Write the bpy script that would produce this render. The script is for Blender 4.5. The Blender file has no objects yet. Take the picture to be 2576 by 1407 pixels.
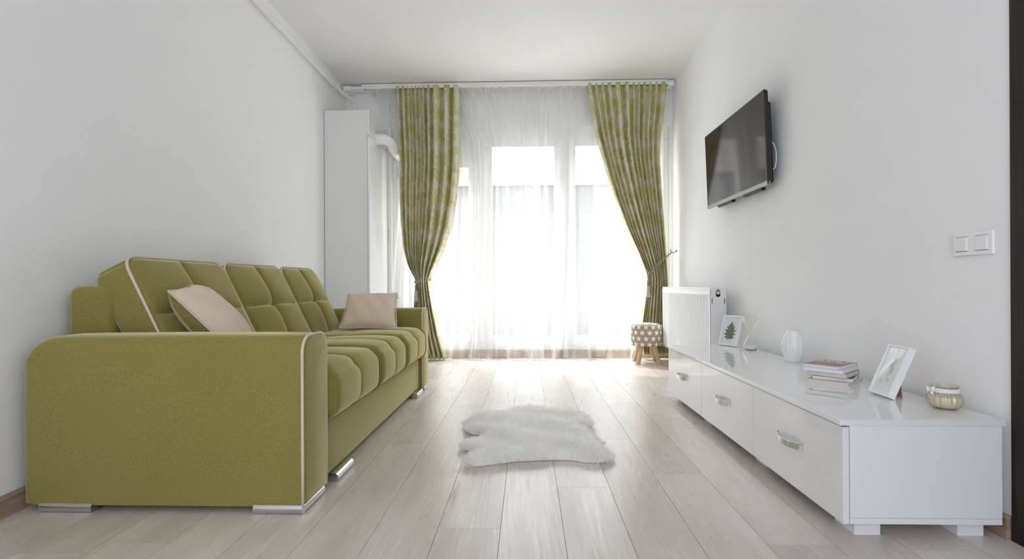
import bpy, math, random
import numpy as np
from mathutils import Vector, Matrix
random.seed(4); RNG = np.random.default_rng(7)
S = bpy.context.scene
PI = math.pi

# ------------------------------------------------------------------ camera
FPX, W, HH, HOR = 1320.0, 2576.0, 1407.0, 715.2
H = 0.754
YAW = math.atan(39 / FPX)
cd = bpy.data.cameras.new('camera'); cam = bpy.data.objects.new('camera', cd)
S.collection.objects.link(cam); S.camera = cam
cd.sensor_width = 36; cd.lens = 36 * FPX / W
cd.shift_y = (HOR - HH / 2) / W
cd.clip_start = 0.05; cd.clip_end = 200
cam.location = (0, 0, H)
cam.rotation_euler = (Matrix.Rotation(YAW, 3, 'Z') @ Matrix.Rotation(PI / 2, 3, 'X') @ Matrix.Rotation(-math.radians(0.28), 3, 'Z')).to_euler()

# ------------------------------------------------------------------ light
S.view_settings.view_transform = 'Standard'; S.view_settings.look = 'None'
S.view_settings.gamma = 1; S.view_settings.use_curve_mapping = False
S.view_settings.exposure = 0.72
wd = bpy.data.worlds.new('world'); S.world = wd; wd.use_nodes = True
nt = wd.node_tree; nt.nodes.clear()
o_ = nt.nodes.new('ShaderNodeOutputWorld'); bg = nt.nodes.new('ShaderNodeBackground')
tc = nt.nodes.new('ShaderNodeTexCoord'); sp = nt.nodes.new('ShaderNodeSeparateXYZ')
mr = nt.nodes.new('ShaderNodeMapRange'); mx = nt.nodes.new('ShaderNodeMix'); mx.data_type = 'RGBA'
nt.links.new(tc.outputs['Generated'], sp.inputs[0]); nt.links.new(sp.outputs['Z'], mr.inputs['Value'])
mr.inputs['From Min'].default_value = 0.28; mr.inputs['From Max'].default_value = 0.65
nt.links.new(mr.outputs[0], mx.inputs[0])
HORIZON = 1.0; ZENITH = 12.0
mx.inputs[6].default_value = (1.0 * HORIZON, 1.0 * HORIZON, 1.0 * HORIZON, 1)
mx.inputs[7].default_value = (0.98 * ZENITH, 0.99 * ZENITH, 1.0 * ZENITH, 1)
REAR = 2.15  # world half behind the camera, an added fill entering by the rear opening
mr2 = nt.nodes.new('ShaderNodeMapRange'); mx2 = nt.nodes.new('ShaderNodeMix'); mx2.data_type = 'RGBA'
nt.links.new(sp.outputs['Y'], mr2.inputs['Value']); mr2.inputs['From Min'].default_value = -0.25; mr2.inputs['From Max'].default_value = 0.05
mx2.inputs[6].default_value = (0.94 * REAR, 0.98 * REAR, 1.08 * REAR, 1); nt.links.new(mx.outputs[2], mx2.inputs[7]); nt.links.new(mr2.outputs[0], mx2.inputs[0])
nt.links.new(mx2.outputs[2], bg.inputs[0]); nt.links.new(bg.outputs[0], o_.inputs[0])

sun = bpy.data.lights.new('sun', 'SUN'); so = bpy.data.objects.new('sun', sun); S.collection.objects.link(so)
sun.energy = 3.5; sun.angle = math.radians(0.8); sun.color = (1, 0.95, 0.87)
so.rotation_euler = Vector((-0.55, 0.50, 0.85)).to_track_quat('Z', 'Y').to_euler()

def portal(name, loc, rot, sx, sy):
    l = bpy.data.lights.new(name, 'AREA'); l.shape = 'RECTANGLE'; l.size = sx; l.size_y = sy
    l.cycles.is_portal = True
    o = bpy.data.objects.new(name, l); S.collection.objects.link(o); o.location = loc; o.rotation_euler = rot
portal('window_portal', (0.03, 5.66, 1.22), (-PI / 2, 0, 0), 2.85, 2.30)
portal('rear_portal', (-.10, -1.71, 1.285), (PI / 2, 0, 0), 2.1, 2.33)
S.cycles.max_bounces = 16; S.cycles.diffuse_bounces = 12; S.cycles.transparent_max_bounces = 24

# ------------------------------------------------------------------ node helper
class N:
    def __init__(s, name):
        s.m = bpy.data.materials.new(name); s.m.use_nodes = True; s.t = s.m.node_tree
        s.t.nodes.clear(); s.out = s.t.nodes.new('ShaderNodeOutputMaterial')
    def n(s, typ, **kw):
        x = s.t.nodes.new('ShaderNode' + typ)
        for k, v in kw.items(): setattr(x, k, v)
        return x
    def put(s, sock, v):
        if v is None: return
        if hasattr(v, 'is_linked'): s.t.links.new(v, sock)
        elif isinstance(v, (tuple, list)) and len(v) == 3 and sock.type == 'RGBA': sock.default_value = (*v, 1)
        else: sock.default_value = v
    def math(s, op, a, b=None, c=None, clamp=False):
        x = s.n('Math', operation=op); x.use_clamp = clamp
        s.put(x.inputs[0], a); s.put(x.inputs[1], b); s.put(x.inputs[2], c)
        return x.outputs[0]
    def mix(s, f, a, b, blend='MIX'):
        x = s.n('Mix', data_type='RGBA', blend_type=blend); s.put(x.inputs[0], f); s.put(x.inputs[6], a); s.put(x.inputs[7], b)
        return x.outputs[2]
    def xyz(s, v):
        x = s.n('SeparateXYZ'); s.put(x.inputs[0], v); return x.outputs
    def comb(s, a, b, c):
        x = s.n('CombineXYZ'); s.put(x.inputs[0], a); s.put(x.inputs[1], b); s.put(x.inputs[2], c); return x.outputs[0]
    def noise(s, vec, scale, detail=3, rough=.5, dist=0):
        x = s.n('TexNoise'); s.put(x.inputs['Vector'], vec); x.inputs['Scale'].default_value = scale
        x.inputs['Detail'].default_value = detail; x.inputs['Roughness'].default_value = rough; x.inputs['Distortion'].default_value = dist
        return x.outputs['Fac']
    def mapr(s, v, a, b, c=0., d=1.):
        x = s.n('MapRange'); s.put(x.inputs[0], v)
        for i, q in enumerate((a, b, c, d)): x.inputs[1 + i].default_value = q
        return x.outputs[0]
    def mapping(s, vec, scale=(1, 1, 1), rot=(0, 0, 0), loc=(0, 0, 0)):
        x = s.n('Mapping'); s.put(x.inputs[0], vec); x.inputs['Scale'].default_value = scale
        x.inputs['Rotation'].default_value = rot; x.inputs['Location'].default_value = loc; return x.outputs[0]
    def bump(s, h, strength, dist=.001):
        x = s.n('Bump'); s.put(x.inputs['Height'], h); x.inputs['Strength'].default_value = strength
        x.inputs['Distance'].default_value = dist; return x.outputs[0]
    def obj(s): return s.n('TexCoord').outputs['Object']
    def uv(s): return s.n('TexCoord').outputs['UV']
    def bsdf(s, col, rough=.5, metal=0, spec=.5, normal=None, sheen=0, coat=0, trans=0, ior=1.45, sss=0):
        b = s.n('BsdfPrincipled')
        s.put(b.inputs['Base Color'], col); s.put(b.inputs['Roughness'], rough); s.put(b.inputs['Metallic'], metal)
        s.put(b.inputs['Specular IOR Level'], spec); s.put(b.inputs['Normal'], normal)
        b.inputs['Sheen Weight'].default_value = sheen; b.inputs['Sheen Roughness'].default_value = .45
        b.inputs['Coat Weight'].default_value = coat; b.inputs['Coat Roughness'].default_value = .008; b.inputs['Coat IOR'].default_value = 1.85 if coat >= 1 else 1.5
        b.inputs['Transmission Weight'].default_value = trans; b.inputs['IOR'].default_value = ior
        s.t.links.new(b.outputs[0], s.out.inputs[0]); return b

def simple(name, col, rough=.5, **k):
    m = N(name); m.bsdf(col, rough, **k); return m.m

def m_plaster(name, col):
    m = N(name); g = m.noise(m.obj(), 260, 2); g2 = m.noise(m.obj(), 1.2, 2)
    c = m.mix(m.mapr(g2, .3, .7), col, tuple(x * .985 for x in col))
    m.bsdf(c, .85, spec=.25, normal=m.bump(g, .25, .0015)); return m.m
WALL = m_plaster('wall_paint', (.87, .875, .885))
CEIL = m_plaster('ceiling_paint', (.82, .818, .81))
PVC = simple('white_pvc', (.86, .87, .88), .25)
PIPE = simple('pipe_paint', (.82, .81, .79), .35)
BLACK = simple('black_plastic', (.012, .011, .010), .35)
CHROME = simple('chrome', (.62, .62, .62), .10, metal=1)
BRUSHED = simple('polished_steel', (.72, .71, .69), .13, metal=1)
GLOSSW = simple('white_gloss_board', (.83, .835, .85), .5, spec=.35, coat=1.0)
MATTEW = simple('white_melamine', (.80, .805, .83), .42, spec=.4)
CUPW = simple('cupboard_board', (.76, .765, .76), .5)
CUPG = simple('cupboard_gloss', (.82, .83, .84), .4, coat=1.0)
RADW = simple('radiator_enamel', (.87, .88, .89), .28)
DARKGAP = simple('dark_gap', (.02, .018, .016), .8)
SEAM = simple('seam', (.16, .12, .09), .8)
BEIGE_PIPE = simple('beige_piping', (.62, .54, .44), .8)

def m_green():
    m = N('olive_fabric'); o = m.obj()
    a = m.noise(o, 260, 4, .7); b = m.noise(m.mapping(o, (1, 1, .25)), 900, 2); c = m.noise(o, 3, 2)
    f = m.math('ADD', m.math('MULTIPLY', a, .7), m.math('MULTIPLY', b, .3))
    f = m.mapr(f, .32, .68)
    col = m.mix(f, (.165, .141, .034), (.325, .287, .090))
    col = m.mix(m.mapr(c, .35, .65, 0, .22), col, (.205, .18, .042))
    m.bsdf(col, .9, spec=.15, sheen=1.0, normal=m.bump(f, .35, .0012)); b = [x for x in m.t.nodes if x.type == 'BSDF_PRINCIPLED'][0]
    b.inputs['Sheen Tint'].default_value = (1.0, .94, .58, 1); b.inputs['Sheen Roughness'].default_value = .36; return m.m
GREEN = m_green()
def m_beige():
    m = N('beige_fabric'); o = m.obj(); a = m.noise(o, 350, 3, .6); c = m.noise(o, 9, 3)
    col = m.mix(m.mapr(a, .3, .7), (.61, .50, .385), (.74, .62, .49))
    col = m.mix(m.mapr(c, .4, .7, 0, .15), col, (.57, .47, .36))
    m.bsdf(col, .9, spec=.12, sheen=.25, normal=m.bump(m.math('ADD', m.math('MULTIPLY', a, .15), c), .35, .006)); return m.m
BEIGE = m_beige()

def m_floor():
    m = N('plank_laminate'); uv = m.uv()
    rnd = m.n('Attribute', attribute_name='rnd').outputs['Fac']
    gr = m.noise(m.mapping(uv, (42, 2.2, 1)), 1.6, 5, .62, .6)
    fine = m.noise(m.mapping(uv, (230, 5, 1)), 1.0, 3, .7)
    wav = m.n('TexWave', wave_type='RINGS', rings_direction='Z'); m.put(wav.inputs['Vector'], m.mapping(uv, (5.5, .55, 1)))
    wav.inputs['Scale'].default_value = 3.6; wav.inputs['Distortion'].default_value = 7; wav.inputs['Detail'].default_value = 2.5; wav.inputs['Detail Scale'].default_value = .8
    big = m.noise(m.mapping(uv, (7, 1.1, 1)), 1.0, 3, .5, .4)
    knot = m.n('TexVoronoi'); m.put(knot.inputs['Vector'], m.mapping(uv, (5.2, 1.25, 1))); knot.inputs['Scale'].default_value = 1
    kn = m.mapr(knot.outputs['Distance'], .03, .24, 1, 0)
    base = m.mix(m.mapr(big, .3, .7), (.545, .50, .448), (.70, .665, .615))
    base = m.mix(m.math('MULTIPLY', m.mapr(gr, .42, .78), .34), base, (.38, .325, .27))
    base = m.mix(m.math('MULTIPLY', m.mapr(wav.outputs['Fac'], .6, 1.0), m.mapr(big, .42, .62, 0, .22)), base, (.36, .31, .26))
    base = m.mix(m.math('MULTIPLY', m.mapr(fine, .5, .75), .20), base, (.78, .75, .71))
    base = m.mix(m.math('MULTIPLY', m.math('MULTIPLY', m.math('MULTIPLY', kn, m.mapr(big, .50, .62)), m.mapr(gr, .35, .6)), .8), base, (.27, .20, .15))
    tint = m.mix(rnd, (.90, .89, .88), (1.06, 1.05, 1.04)); base = m.mix(1., base, tint, 'MULTIPLY')
    m.bsdf(base, m.mapr(gr, .2, .8, .24, .34), spec=.7, normal=m.bump(fine, .07, .0005)); return m.m
FLOOR = m_floor()
def m_wood(name, c1, c2, axis='Y', rough=.5):
    m = N(name); sc = {'Y': (30, 2, 30), 'Z': (30, 30, 2), 'X': (2, 30, 30)}[axis]
    g = m.noise(m.mapping(m.obj(), sc), 1.5, 5, .6, .8)
    m.bsdf(m.mix(m.mapr(g, .35, .65), c1, c2), rough, spec=.4, normal=m.bump(g, .2, .001)); return m.m
BASEB = m_wood('skirting_wood', (.27, .19, .125), (.43, .33, .235))
BASEX = m_wood('skirting_wood_x', (.30, .21, .14), (.46, .36, .26), 'X')
PINE = m_wood('pine_wood', (.52, .36, .21), (.66, .49, .31), 'Z', .55)
WENGE = m_wood('dark_door_wood', (.010, .007, .006), (.026, .018, .014), 'Z', .45)

def m_sheer():
    m = N('sheer_voile'); o = m.uv()
    th = m.noise(m.mapping(o, (900, 60, 1)), 1, 2)
    lw = m.n('LayerWeight'); lw.inputs[0].default_value = .35
    tr = m.n('BsdfTransparent'); tr.inputs[0].default_value = (.985, .985, .985, 1)
    df = m.n('BsdfDiffuse'); df.inputs[0].default_value = (.84, .83, .82, 1)
    tl = m.n('BsdfTranslucent'); tl.inputs[0].default_value = (.90, .895, .89, 1)
    s1 = m.n('MixShader'); s1.inputs[0].default_value = .55
    m.t.links.new(df.outputs[0], s1.inputs[1]); m.t.links.new(tl.outputs[0], s1.inputs[2])
    s2 = m.n('MixShader'); f = m.mapr(lw.outputs['Facing'], 0, 1, .28, .74)
    m.put(s2.inputs[0], f); m.t.links.new(tr.outputs[0], s2.inputs[1]); m.t.links.new(s1.outputs[0], s2.inputs[2])
    m.t.links.new(s2.outputs[0], m.out.inputs[0]); return m.m
SHEER = m_sheer()

def m_damask():
    m = N('damask_fabric'); uv = m.uv()
    wob = m.n('TexNoise'); m.put(wob.inputs['Vector'], uv); wob.inputs['Scale'].default_value = 14; wob.inputs['Detail'].default_value = 1
    vm = m.n('VectorMath', operation='MULTIPLY_ADD'); m.put(vm.inputs[0], wob.outputs['Color']); vm.inputs[1].default_value = (.018, .018, 0); m.put(vm.inputs[2], uv)
    u2 = vm.outputs[0]
    def flowers(scale, off, petals, r0, rnd):
        v = m.n('TexVoronoi', voronoi_dimensions='2D'); m.put(v.inputs['Vector'], m.mapping(u2, (scale, scale * .8, 1), loc=off)); v.inputs['Scale'].default_value = 1
        v.inputs['Randomness'].default_value = rnd
        d = m.n('VectorMath', operation='SUBTRACT'); m.put(d.inputs[0], m.mapping(u2, (scale, scale * .8, 1), loc=off)); m.put(d.inputs[1], v.outputs['Position'])
        q = m.xyz(d.outputs[0]); ang = m.math('ARCTAN2', q[1], q[0]); r = v.outputs['Distance']
        cr = m.xyz(v.outputs['Color'])[0]
        pet = m.math('ABSOLUTE', m.math('COSINE', m.math('MULTIPLY_ADD', ang, petals / 2, m.math('MULTIPLY', cr, 6.28))))
        lim = m.math('MULTIPLY_ADD', pet, r0 * .62, r0 * .38)
        inside = m.math('LESS_THAN', r, lim)
        vein = m.math('LESS_THAN', m.math('ABSOLUTE', m.math('SUBTRACT', r, m.math('MULTIPLY', lim, .5))), .018)
        return m.math('MULTIPLY', inside, m.math('SUBTRACT', 1, m.math('MULTIPLY', vein, .6)))
    a = flowers(5.6, (0, 0, 0), 7, .42, .45); b = flowers(9.5, (3.3, 1.7, 0), 3, .34, .9)
    nz = m.noise(m.mapping(u2, (6, 5, 1)), 1.8, 1, .5, 1.5)
    vine = m.math('LESS_THAN', m.math('ABSOLUTE', m.math('SUBTRACT', nz, .5)), .012)
    f = m.math('MAXIMUM', m.math('MAXIMUM', a, b), m.math('MULTIPLY', vine, .9))
    wv = m.noise(m.mapping(uv, (700, 700, 1)), 1, 1)
    col = m.mix(f, (.76, .695, .58), (.575, .575, .22)); col = m.mix(m.mapr(wv, .3, .7, 0, .12), col, (.3, .26, .18))
    df = m.n('BsdfPrincipled'); m.put(df.inputs['Base Color'], col); m.put(df.inputs['Roughness'], m.mapr(f, 0, 1, .75, .5)); df.inputs['Sheen Weight'].default_value = .2
    tl = m.n('BsdfTranslucent'); m.put(tl.inputs[0], col); s = m.n('MixShader'); s.inputs[0].default_value = .13
    m.t.links.new(df.outputs[0], s.inputs[1]); m.t.links.new(tl.outputs[0], s.inputs[2]); m.t.links.new(s.outputs[0], m.out.inputs[0]); return m.m
DAMASK = m_damask()

def m_star():
    m = N('star_fabric'); q = m.xyz(m.uv()); sx, sy, R = .068, .0545, .0285
    v = m.math('DIVIDE', q[1], sy); row = m.math('FLOOR', v)
    half = m.math('MULTIPLY', m.math('FLOORED_MODULO', row, 2), .5)
    u = m.math('ADD', m.math('DIVIDE', q[0], sx), half)
    x = m.math('MULTIPLY', m.math('SUBTRACT', m.math('FRACT', u), .5), sx); y = m.math('MULTIPLY', m.math('SUBTRACT', m.math('FRACT', v), .46), sy)
    r = m.math('SQRT', m.math('ADD', m.math('MULTIPLY', x, x), m.math('MULTIPLY', y, y)))
    ang = m.math('ARCTAN2', x, y)
    k = m.math('FRACT', m.math('ADD', m.math('DIVIDE', ang, 2 * PI / 5), .5)); k = m.math('MULTIPLY', m.math('ABSOLUTE', m.math('SUBTRACT', k, .5)), 2 * PI / 5)
    ri = R * .40; nx = ri * math.sin(PI / 5); ny = R - ri * math.cos(PI / 5)
    dv = m.math('ADD', m.math('MULTIPLY', m.math('MULTIPLY', r, m.math('COSINE', k)), nx), m.math('MULTIPLY', m.math('MULTIPLY', r, m.math('SINE', k)), ny))
    ins = m.math('LESS_THAN', dv, R * ri * math.sin(PI / 5))
    w = m.noise(m.obj(), 500, 2)
    m.bsdf(m.mix(ins, m.mix(w, (.29, .235, .175), (.38, .31, .235)), (.82, .80, .77)), .85, spec=.2, normal=m.bump(w, .3, .001)); return m.m
STAR = m_star()
def m_glass(name, tint=(1, 1, 1), rough=0.0):
    m = N(name); b = m.bsdf(tint, rough, trans=1.0, ior=1.45, spec=.5); return m.m
def m_pane(name, tint=(.97, .98, .98), fac=.09, rough=.02, pw=4.0):
    m = N(name); lw = m.n('LayerWeight'); lw.inputs[0].default_value = .5; fc = m.math('POWER', lw.outputs['Facing'], pw)
    tr = m.n('BsdfTransparent'); tr.inputs[0].default_value = (*tint, 1); gl = m.n('BsdfGlossy'); gl.inputs['Roughness'].default_value = rough
    s = m.n('MixShader'); m.put(s.inputs[0], m.math('MULTIPLY_ADD', fc, .75, fac * .6)); m.t.links.new(tr.outputs[0], s.inputs[1]); m.t.links.new(gl.outputs[0], s.inputs[2])
    m.t.links.new(s.outputs[0], m.out.inputs[0]); return m.m
PANE = m_pane('window_glass')
CLEAR = m_pane('clear_blown_glass', (.985, .99, .985), .08, pw=2.2)
JARG = m_pane('amber_tinted_glass', (.95, .935, .89), .10, pw=2.5)

# ------------------------------------------------------------------ mesh helpers
def tag(o, label=None, cat=None, group=None, kind=None):
    if label: o['label'] = label
    if cat: o['category'] = cat
    if group: o['group'] = group
    if kind: o['kind'] = kind
    return o
def empty(name, loc, label, cat, group=None):
    o = bpy.data.objects.new(name, None); S.collection.objects.link(o); o.location = loc; o.empty_display_size = .05
    return tag(o, label, cat, group)
class MB:
    def __init__(s): s.v = []; s.f = []; s.uv = None
    def add(s, v, f):
        n = len(s.v); s.v += [tuple(map(float, p)) for p in v]; s.f += [tuple(i + n for i in q) for q in f]; return s
    def box(s, x0, x1, y0, y1, z0, z1, M=None):
        v = [(x, y, z) for x in (x0, x1) for y in (y0, y1) for z in (z0, z1)]
        if M: v = [M @ Vector(p) for p in v]
        return s.add(v, [(0, 1, 3, 2), (4, 6, 7, 5), (0, 4, 5, 1), (2, 3, 7, 6), (0, 2, 6, 4), (1, 5, 7, 3)])
    def tube(s, pts, r, seg=10, closed=False, cap=True):
        P = [Vector(p) for p in pts]; n = len(P); rs = r if isinstance(r, (list, tuple)) else [r] * n
        rings = []; up = None
        for i in range(n):
            if closed: t = (P[(i + 1) % n] - P[i - 1]).normalized()
            else: t = (P[min(i + 1, n - 1)] - P[max(i - 1, 0)]).normalized()
            if up is None:
                a = Vector((0, 0, 1)) if abs(t.z) < .9 else Vector((1, 0, 0)); up = (a - t * a.dot(t)).normalized()
            else:
                up = (up - t * up.dot(t)); up = up.normalized() if up.length > 1e-6 else t.orthogonal().normalized()
            sd = t.cross(up)
            rings.append([P[i] + (up * math.cos(a) + sd * math.sin(a)) * rs[i] for a in [2 * PI * k / seg for k in range(seg)]])
        v = [p for q in rings for p in q]; f = []
        for i in range(n if closed else n - 1):
            j = (i + 1) % n
            for k in range(seg): f.append((i * seg + k, i * seg + (k + 1) % seg, j * seg + (k + 1) % seg, j * seg + k))
        if cap and not closed: f.append(tuple(range(seg))[::-1]); f.append(tuple((n - 1) * seg + k for k in range(seg)))
        return s.add(v, f)
    def lathe(s, prof, c, seg=48, rfun=None, M=None, cap=(True, True)):
        v = []; f = []; n = len(prof)
        for i, (r, z) in enumerate(prof):
            for k in range(seg):
                a = 2 * PI * k / seg; rr = r * (rfun(a, i, z) if rfun else 1)
                p = Vector((rr * math.cos(a), rr * math.sin(a), z))
                v.append((M @ p if M else p) + Vector(c))
        for i in range(n - 1):
            for k in range(seg): f.append((i * seg + k, i * seg + (k + 1) % seg, (i + 1) * seg + (k + 1) % seg, (i + 1) * seg + k))
        if cap[0] and prof[0][0] > 1e-5: f.append(tuple(range(seg))[::-1])
        if cap[1] and prof[-1][0] > 1e-5: f.append(tuple((n - 1) * seg + k for k in range(seg)))
        return s.add(v, f)
    def sphere(s, c, r, seg=8, rings=6, sq=(1, 1, 1)):
        v = []; f = []
        for i in range(rings + 1):
            th = PI * i / rings
            for k in range(seg):
                a = 2 * PI * k / seg; v.append((c[0] + r * sq[0] * math.sin(th) * math.cos(a), c[1] + r * sq[1] * math.sin(th) * math.sin(a), c[2] + r * sq[2] * math.cos(th)))
        for i in range(rings):
            for k in range(seg): f.append((i * seg + k, (i + 1) * seg + k, (i + 1) * seg + (k + 1) % seg, i * seg + (k + 1) % seg))
        return s.add(v, f)
    def build(s, name, mat, parent=None, smooth=None, bevel=0, uv=None, mats=None, fm=None):
        # vertices are world coordinates; the object sits at its parent's (unrotated) place
        org = Vector((0, 0, 0)); q = parent
        while q is not None: org += q.location; q = q.parent
        me = bpy.data.meshes.new(name)
        if parent is None:
            a = np.array(s.v); c = (a.min(0) + a.max(0)) / 2; loc = Vector((c[0], c[1], a[:, 2].min()))
        else: loc = Vector((0, 0, 0))
        o2 = org + loc
        me.from_pydata([(p[0] - o2.x, p[1] - o2.y, p[2] - o2.z) for p in s.v], [], s.f); me.validate(); me.update()
        if mats:
            for mm in mats: me.materials.append(mm)
            me.polygons.foreach_set('material_index', fm)
        else: me.materials.append(mat)
        o = bpy.data.objects.new(name, me); S.collection.objects.link(o)
        if parent: o.parent = parent
        o.location = loc
        if uv is not None:
            l = me.uv_layers.new(name='UVMap'); li = np.empty(len(me.loops), dtype=np.int32); me.loops.foreach_get('vertex_index', li)
            l.data.foreach_set('uv', np.array(uv, dtype=np.float32)[li].ravel())
        if smooth is not None:
            me.polygons.foreach_set('use_smooth', [True] * len(me.polygons))
            if smooth < 170: me.set_sharp_from_angle(angle=math.radians(smooth))
        if bevel:
            b = o.modifiers.new('bevel', 'BEVEL'); b.width = bevel; b.segments = 3; b.limit_method = 'ANGLE'; b.angle_limit = math.radians(40)
            me.polygons.foreach_set('use_smooth', [True] * len(me.polygons)); b.harden_normals = True
        return o
def bx(name, x0, x1, y0, y1, z0, z1, mat, parent=None, bevel=0):
    return MB().box(x0, x1, y0, y1, z0, z1).build(name, mat, parent, bevel=bevel)
def ticks(h, r, n, extra=()):
    c = 5; t = [h - r + r * math.tan(k / c * PI / 4) for k in range(c + 1)]
    inner = [(-1 + 2 * i / n) * (h - r) for i in range(n + 1)]
    a = sorted(set([round(x, 6) for x in inner + t + [-x for x in t] + list(extra) + [-e for e in extra] if abs(x) <= h + 1e-9]))
    out = []
    for x in a:
        if not out or x - out[-1] > 1e-5: out.append(x)
    return out
def rbox(hx, hy, hz, r, nx=4, ny=4, nz=4, ex=((), (), ()), deform=None):
    hs = (hx, hy, hz); T = [ticks(hs[0], r, nx, ex[0]), ticks(hs[1], r, ny, ex[1]), ticks(hs[2], r, nz, ex[2])]
    idx = {}; V = []; F = []
    def vid(p):
        k = tuple(round(x, 5) for x in p)
        if k not in idx:
            q = Vector([max(-hs[i] + r, min(hs[i] - r, p[i])) for i in range(3)]); d = Vector(p) - q
            P = q + d.normalized() * r if d.length > 1e-9 else q
            if deform: P = deform(P, (p[0] / hs[0], p[1] / hs[1], p[2] / hs[2]))
            idx[k] = len(V); V.append(P)
        return idx[k]
    for ax in range(3):
        b, c = (ax + 1) % 3, (ax + 2) % 3
        for sgn in (-1, 1):
            for i in range(len(T[b]) - 1):
                for j in range(len(T[c]) - 1):
                    q = []
                    for (u, w) in ((i, j), (i + 1, j), (i + 1, j + 1), (i, j + 1)):
                        p = [0, 0, 0]; p[ax] = sgn * hs[ax]; p[b] = T[b][u]; p[c] = T[c][w]; q.append(vid(p))
                    if len(set(q)) == 4: F.append(tuple(q) if sgn > 0 else tuple(q[::-1]))
    return V, F

# ------------------------------------------------------------------ room
YB, ZC, Y0R = 5.38, 2.78, -1.6
def left_x(y): return float(np.interp(y, [-2, .8, 1.5, 1.9, 2.6, 3.6, 5.38, 5.7], [-1.66, -1.67, -1.70, -1.745, -1.80, -1.838, -1.868, -1.87]))
def right_x(y): return 1.41 + (y - 1.6) * .0185
ys = list(np.linspace(Y0R, 5.68, 48))
def wall_strip(fx, sgn, name):
    m = MB(); n = len(ys)
    v = [(fx(y) + sgn * t, y, z) for t in (0, .12) for y in ys for z in (-.01, ZC + .02)]
    f = []
    for i in range(n - 1):
        a = i * 2; b = n * 2 + i * 2
        f += [(a, a + 1, a + 3, a + 2) if sgn < 0 else (a, a + 2, a + 3, a + 1), (b, b + 2, b + 3, b + 1)]
    m.add(v, f); o = m.build(name, WALL, smooth=60); return tag(o, kind='structure')
def lx_s(y):
    return np.mean([left_x(y + d) for d in (-.5, -.3, -.15, 0, .15, .3, .5)])
wall_strip(lambda y: lx_s(y), -1, 'wall_left')
# right wall: stops at the doorway nearer the camera
m = MB(); DY0, DY1, DZ = .62, 1.56, 2.12
for (a, b, z0, z1) in ((DY1, 5.68, -.01, ZC), (Y0R, DY0, -.01, ZC), (DY0, DY1, DZ, ZC)):
    v = [(right_x(y) + t, y, z) for y in (a, b) for t in (0, .12) for z in (z0, z1)]
    m.add(v, [(0, 1, 5, 4), (2, 6, 7, 3), (0, 4, 6, 2), (1, 3, 7, 5), (0, 2, 3, 1), (4, 5, 7, 6)])
tag(m.build('wall_right', WALL), kind='structure')
tag(bx('ceiling', -2.05, 1.65, Y0R, 5.68, ZC, ZC + .1, CEIL), kind='structure')
m = MB(); ox0, ox1, oz0, oz1 = -1.15, .95, .12, 2.45      # rear wall; its wide opening is added to let in unseen fill light
m.box(-1.9, ox0, Y0R - .12, Y0R, -.01, ZC).box(ox1, 1.6, Y0R - .12, Y0R, -.01, ZC).box(ox0, ox1, Y0R - .12, Y0R, oz1, ZC).box(ox0, ox1, Y0R - .12, Y0R, -.01, oz0)
tag(m.build('wall_rear', WALL), kind='structure')
# window wall with one wide opening
WX0, WX1, WZ0, WZ1 = -1.40, 1.455, .09, 2.365
m = MB()
m.box(-1.99, WX0, YB, 5.68, 0, ZC).box(WX1, 1.60, YB, 5.68, 0, ZC).box(WX0, WX1, YB, 5.68, WZ1, ZC).box(WX0, WX1, YB, 5.68, -.01, WZ0)
tag(m.build('wall_back', WALL), kind='structure')
# floor: planks with thin open seams on a dark bed
PW, PL = .1935, 1.222
phase = {-6: 1.444, -4: 1.05, -3: 1.73, -2: 2.47, -1: 2.04, 0: 1.616, 1: 3.56, 2: 1.948, 3: 2.547, 4: 2.10, 5: 1.53, 6: 2.3, 7: 1.51}
V = []; F = []; UV = []; RN = []
for c in range(-11, 11):
    x0 = -.087 + (c - 1) * PW; x1 = x0 + PW
    ph = phase.get(c, random.random() * PL); ph -= math.ceil((ph - Y0R) / PL) * PL
    y = ph
    while y < 5.68:
        a, b = max(y, Y0R), min(y + PL, 5.68)
        if b - a > .01:
            g = .0007; n = len(V); ru, rv = random.random() * 40, random.random() * 40
            V += [(x0 + g, a + g, 0), (x1 - g, a + g, 0), (x1 - g, b - g, 0), (x0 + g, b - g, 0)]
            V += [(x0 + g, a + g, -.004), (x1 - g, a + g, -.004), (x1 - g, b - g, -.004), (x0 + g, b - g, -.004)]
            F += [(n, n + 1, n + 2, n + 3), (n, n + 4, n + 5, n + 1), (n + 1, n + 5, n + 6, n + 2), (n + 2, n + 6, n + 7, n + 3), (n + 3, n + 7, n + 4, n)]
            UV += [(p[0] + ru, p[1] + rv) for p in V[n:n + 8]]; RN += [random.random()] * 8
        y += PL
nF = len(F); n = len(V)
V += [(-2.1, Y0R, -.004), (1.7, Y0R, -.004), (1.7, 5.68, -.004), (-2.1, 5.68, -.004), (-2.1, Y0R, -.1), (1.7, Y0R, -.1), (1.7, 5.68, -.1), (-2.1, 5.68, -.1)]
F += [(n, n + 1, n + 2, n + 3), (n + 4, n + 7, n + 6, n + 5)]; UV += [(0, 0)] * 8; RN += [0] * 8
m = MB(); m.add(V, F); fl = m.build('floor', None, uv=UV, mats=[FLOOR, SEAM], fm=[0] * nF + [1, 1]); tag(fl, kind='structure')
at = fl.data.attributes.new('rnd', 'FLOAT', 'POINT'); at.data.foreach_set('value', RN)

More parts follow.
